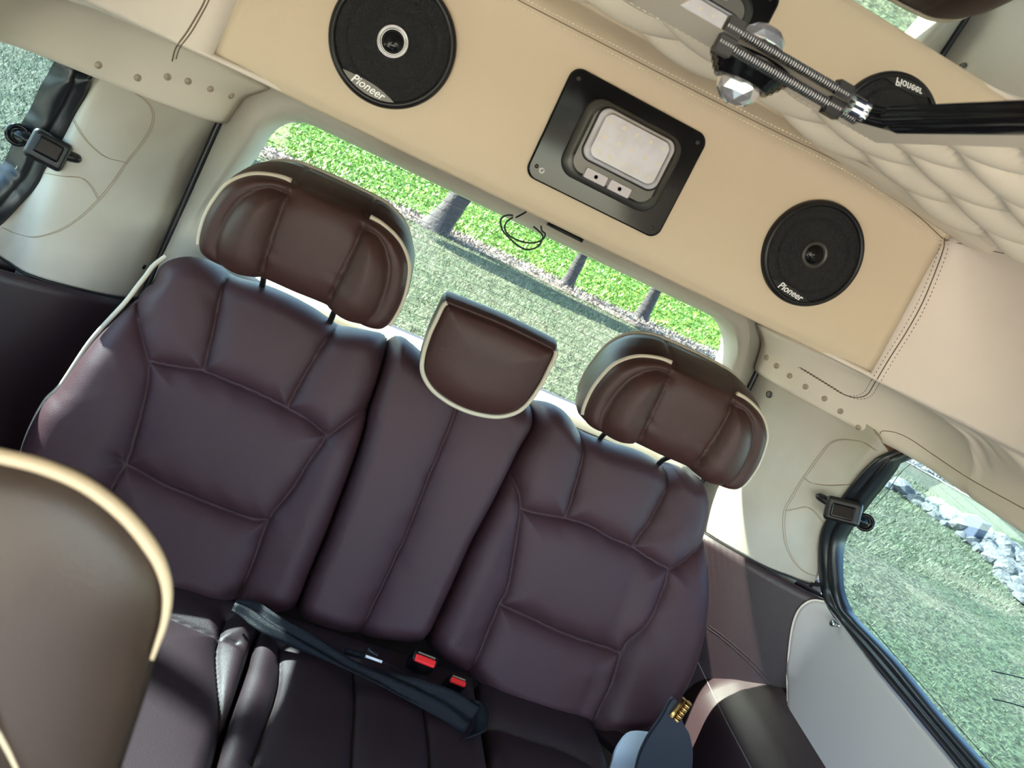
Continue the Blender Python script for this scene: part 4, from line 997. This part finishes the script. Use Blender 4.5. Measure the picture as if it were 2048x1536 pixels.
tree((.94, 15.45), .46, .35, 'thick leaning trunk at the bank edge, seen just right of the left headrest', 1, -.9, (2.2, .8, .8))
tree((3.98, 16.1), .24, .05, 'slim trunk at the bank edge, middle one through the rear window', 2)
tree((5.86, 16.25), .27, .05, 'slim trunk at the bank edge, right one through the rear window', 3)
tree((-6.9, 15.0), .40, -.1, 'dark trunk at the top left corner through the left window', 4)
# unseen tree added to keep sun off the upper part of the left window
t = thing('tree', 'unseen slender tree added left of the van to shade its window', 'tree', (-4.3, 2.7, GZ), 'added shade casters')
tube('trunk', catmull([(-4.3, 2.7, GZ - .05), (-4.32, 2.7, 1.2), (-4.25, 2.66, 3.0), (-4.22, 2.65, 5.0)], 24), np.linspace(.10, .03, 24), barkm, t)
rng = np.random.RandomState(9); k = 1800; q = rng.randn(k, 3); q /= np.linalg.norm(q, axis=1)[:, None]; q *= (rng.rand(k, 1) ** .35) * .62; q += V(-4.22, 2.65, 4.9)
ang = rng.rand(k) * 6.28; dx = np.stack([np.cos(ang), np.sin(ang), rng.randn(k) * .3], 1) * .07; up = np.stack([-np.sin(ang), np.cos(ang), rng.randn(k)], 1) * .07
mk('canopy', np.stack([q - dx, q - up, q + dx, q + up], 1).reshape(-1, 3), [(4 * i, 4 * i + 1, 4 * i + 2, 4 * i + 3) for i in range(k)], canm, t, smooth=False)
# rock row and gravel to the right
rockm = mat('pale rock', (.135, .135, .13), .85, wrinkle=.8, wscale=12, col2=(.05, .052, .056), vscale=4)
base = []
for q in range(5):
    bmr = bmesh.new(); bmesh.ops.create_icosphere(bmr, subdivisions=2, radius=1)
    rs = np.random.RandomState(q + 20); ph = rs.rand(6) * 6
    for v_ in bmr.verts:
        c_ = v_.co; v_.co = c_ * (1 + .22 * sin(3 * c_.x + ph[0]) * sin(2.6 * c_.y + ph[1]) + .15 * sin(5 * c_.z + ph[2] + c_.x * 2) + .08 * rs.randn())
        v_.co.z *= .7
    me = bpy.data.meshes.new('rock'); bmr.to_mesh(me); bmr.free(); me.materials.append(rockm); base.append(me)
rng = np.random.RandomState(5)
lowb = catmull([(7.9, 9.9), (8.35, 9.1), (8.5, 8.3), (8.2, 7.4), (7.75, 6.5), (7.5, 5.6)], 200)
nrock = 240; placed = []; i = 0; tries = 0
while i < nrock and tries < 9000:
    tries += 1
    t_ = rng.rand(); p = lowb[int(t_ * 199)]; wd = .3 + 2.4 * min(1, t_ * 1.8)
    off = rng.rand() ** 1.3 * wd; x = p[0] + off; y = p[1] + off * .35 + rng.rand() * .2; s = .07 + .13 * rng.rand() ** 1.4
    if any((x - a) ** 2 + (y - b) ** 2 < (.85 * (s + c)) ** 2 for a, b, c in placed): continue
    placed.append((x, y, s)); i += 1
    o = bpy.data.objects.new('rock', base[i % 5]); C.objects.link(o); o.location = (x, y, GZ + s * .35); o.scale = (s * (1 + .4 * rng.rand()), s, s); o.rotation_euler = (rng.rand() * .6, rng.rand() * .6, rng.rand() * 6)
    big = 'large' if s > .155 else ('small' if s < .095 else 'medium'); place = 'at the far narrow end of' if t_ < .2 else ('along the lawn side of' if off < .35 else ('at the back of' if off > 1.3 else 'inside'))
    tag(o, big + ' pale grey rock ' + place + ' the rock row on the lawn', 'rock', 'rocks piled across the lawn, %s ones %s it' % (big, place.replace(' of', '')))
v = []
for x in np.linspace(9.8, 30, 30):
    for t_ in (0, .3, .6, 1): v.append((x, 14.6 - (x - 9.8) * .95 + t_ * 2.2 + .2 * sin(x * 2), GZ + .015 + .04 * sin(pi * t_)))
grv = mk('gravel_strip', v, grid_faces(30, 4), gravelm); tag(grv, 'strip of pale gravel beyond the rocks', 'gravel', kind='stuff')
k = 5000; x = np.random.uniform(9.8, 16, k); tt_ = np.random.rand(k)
leaves('gravel_stones', x, 14.6 - (x - 9.8) * .95 + tt_ * 2.2, np.full(k, GZ + .03), k, .06, rockm, 'small pale stones scattered on the gravel strip', 'stones')
bx_ = pZ(1945, 1062, GZ + .12); bb = MB().box((bx_[0], bx_[1], GZ + .16), (.14, .11, .15), np.array(Matrix.Rotation(.4, 3, 'Z'))).build('crate', mat('dark blue grey plastic', (.05, .06, .09), .6), smooth=False); bevel(bb, .01, 2); tag(bb, 'dark grey box standing among the pale rocks', 'box')
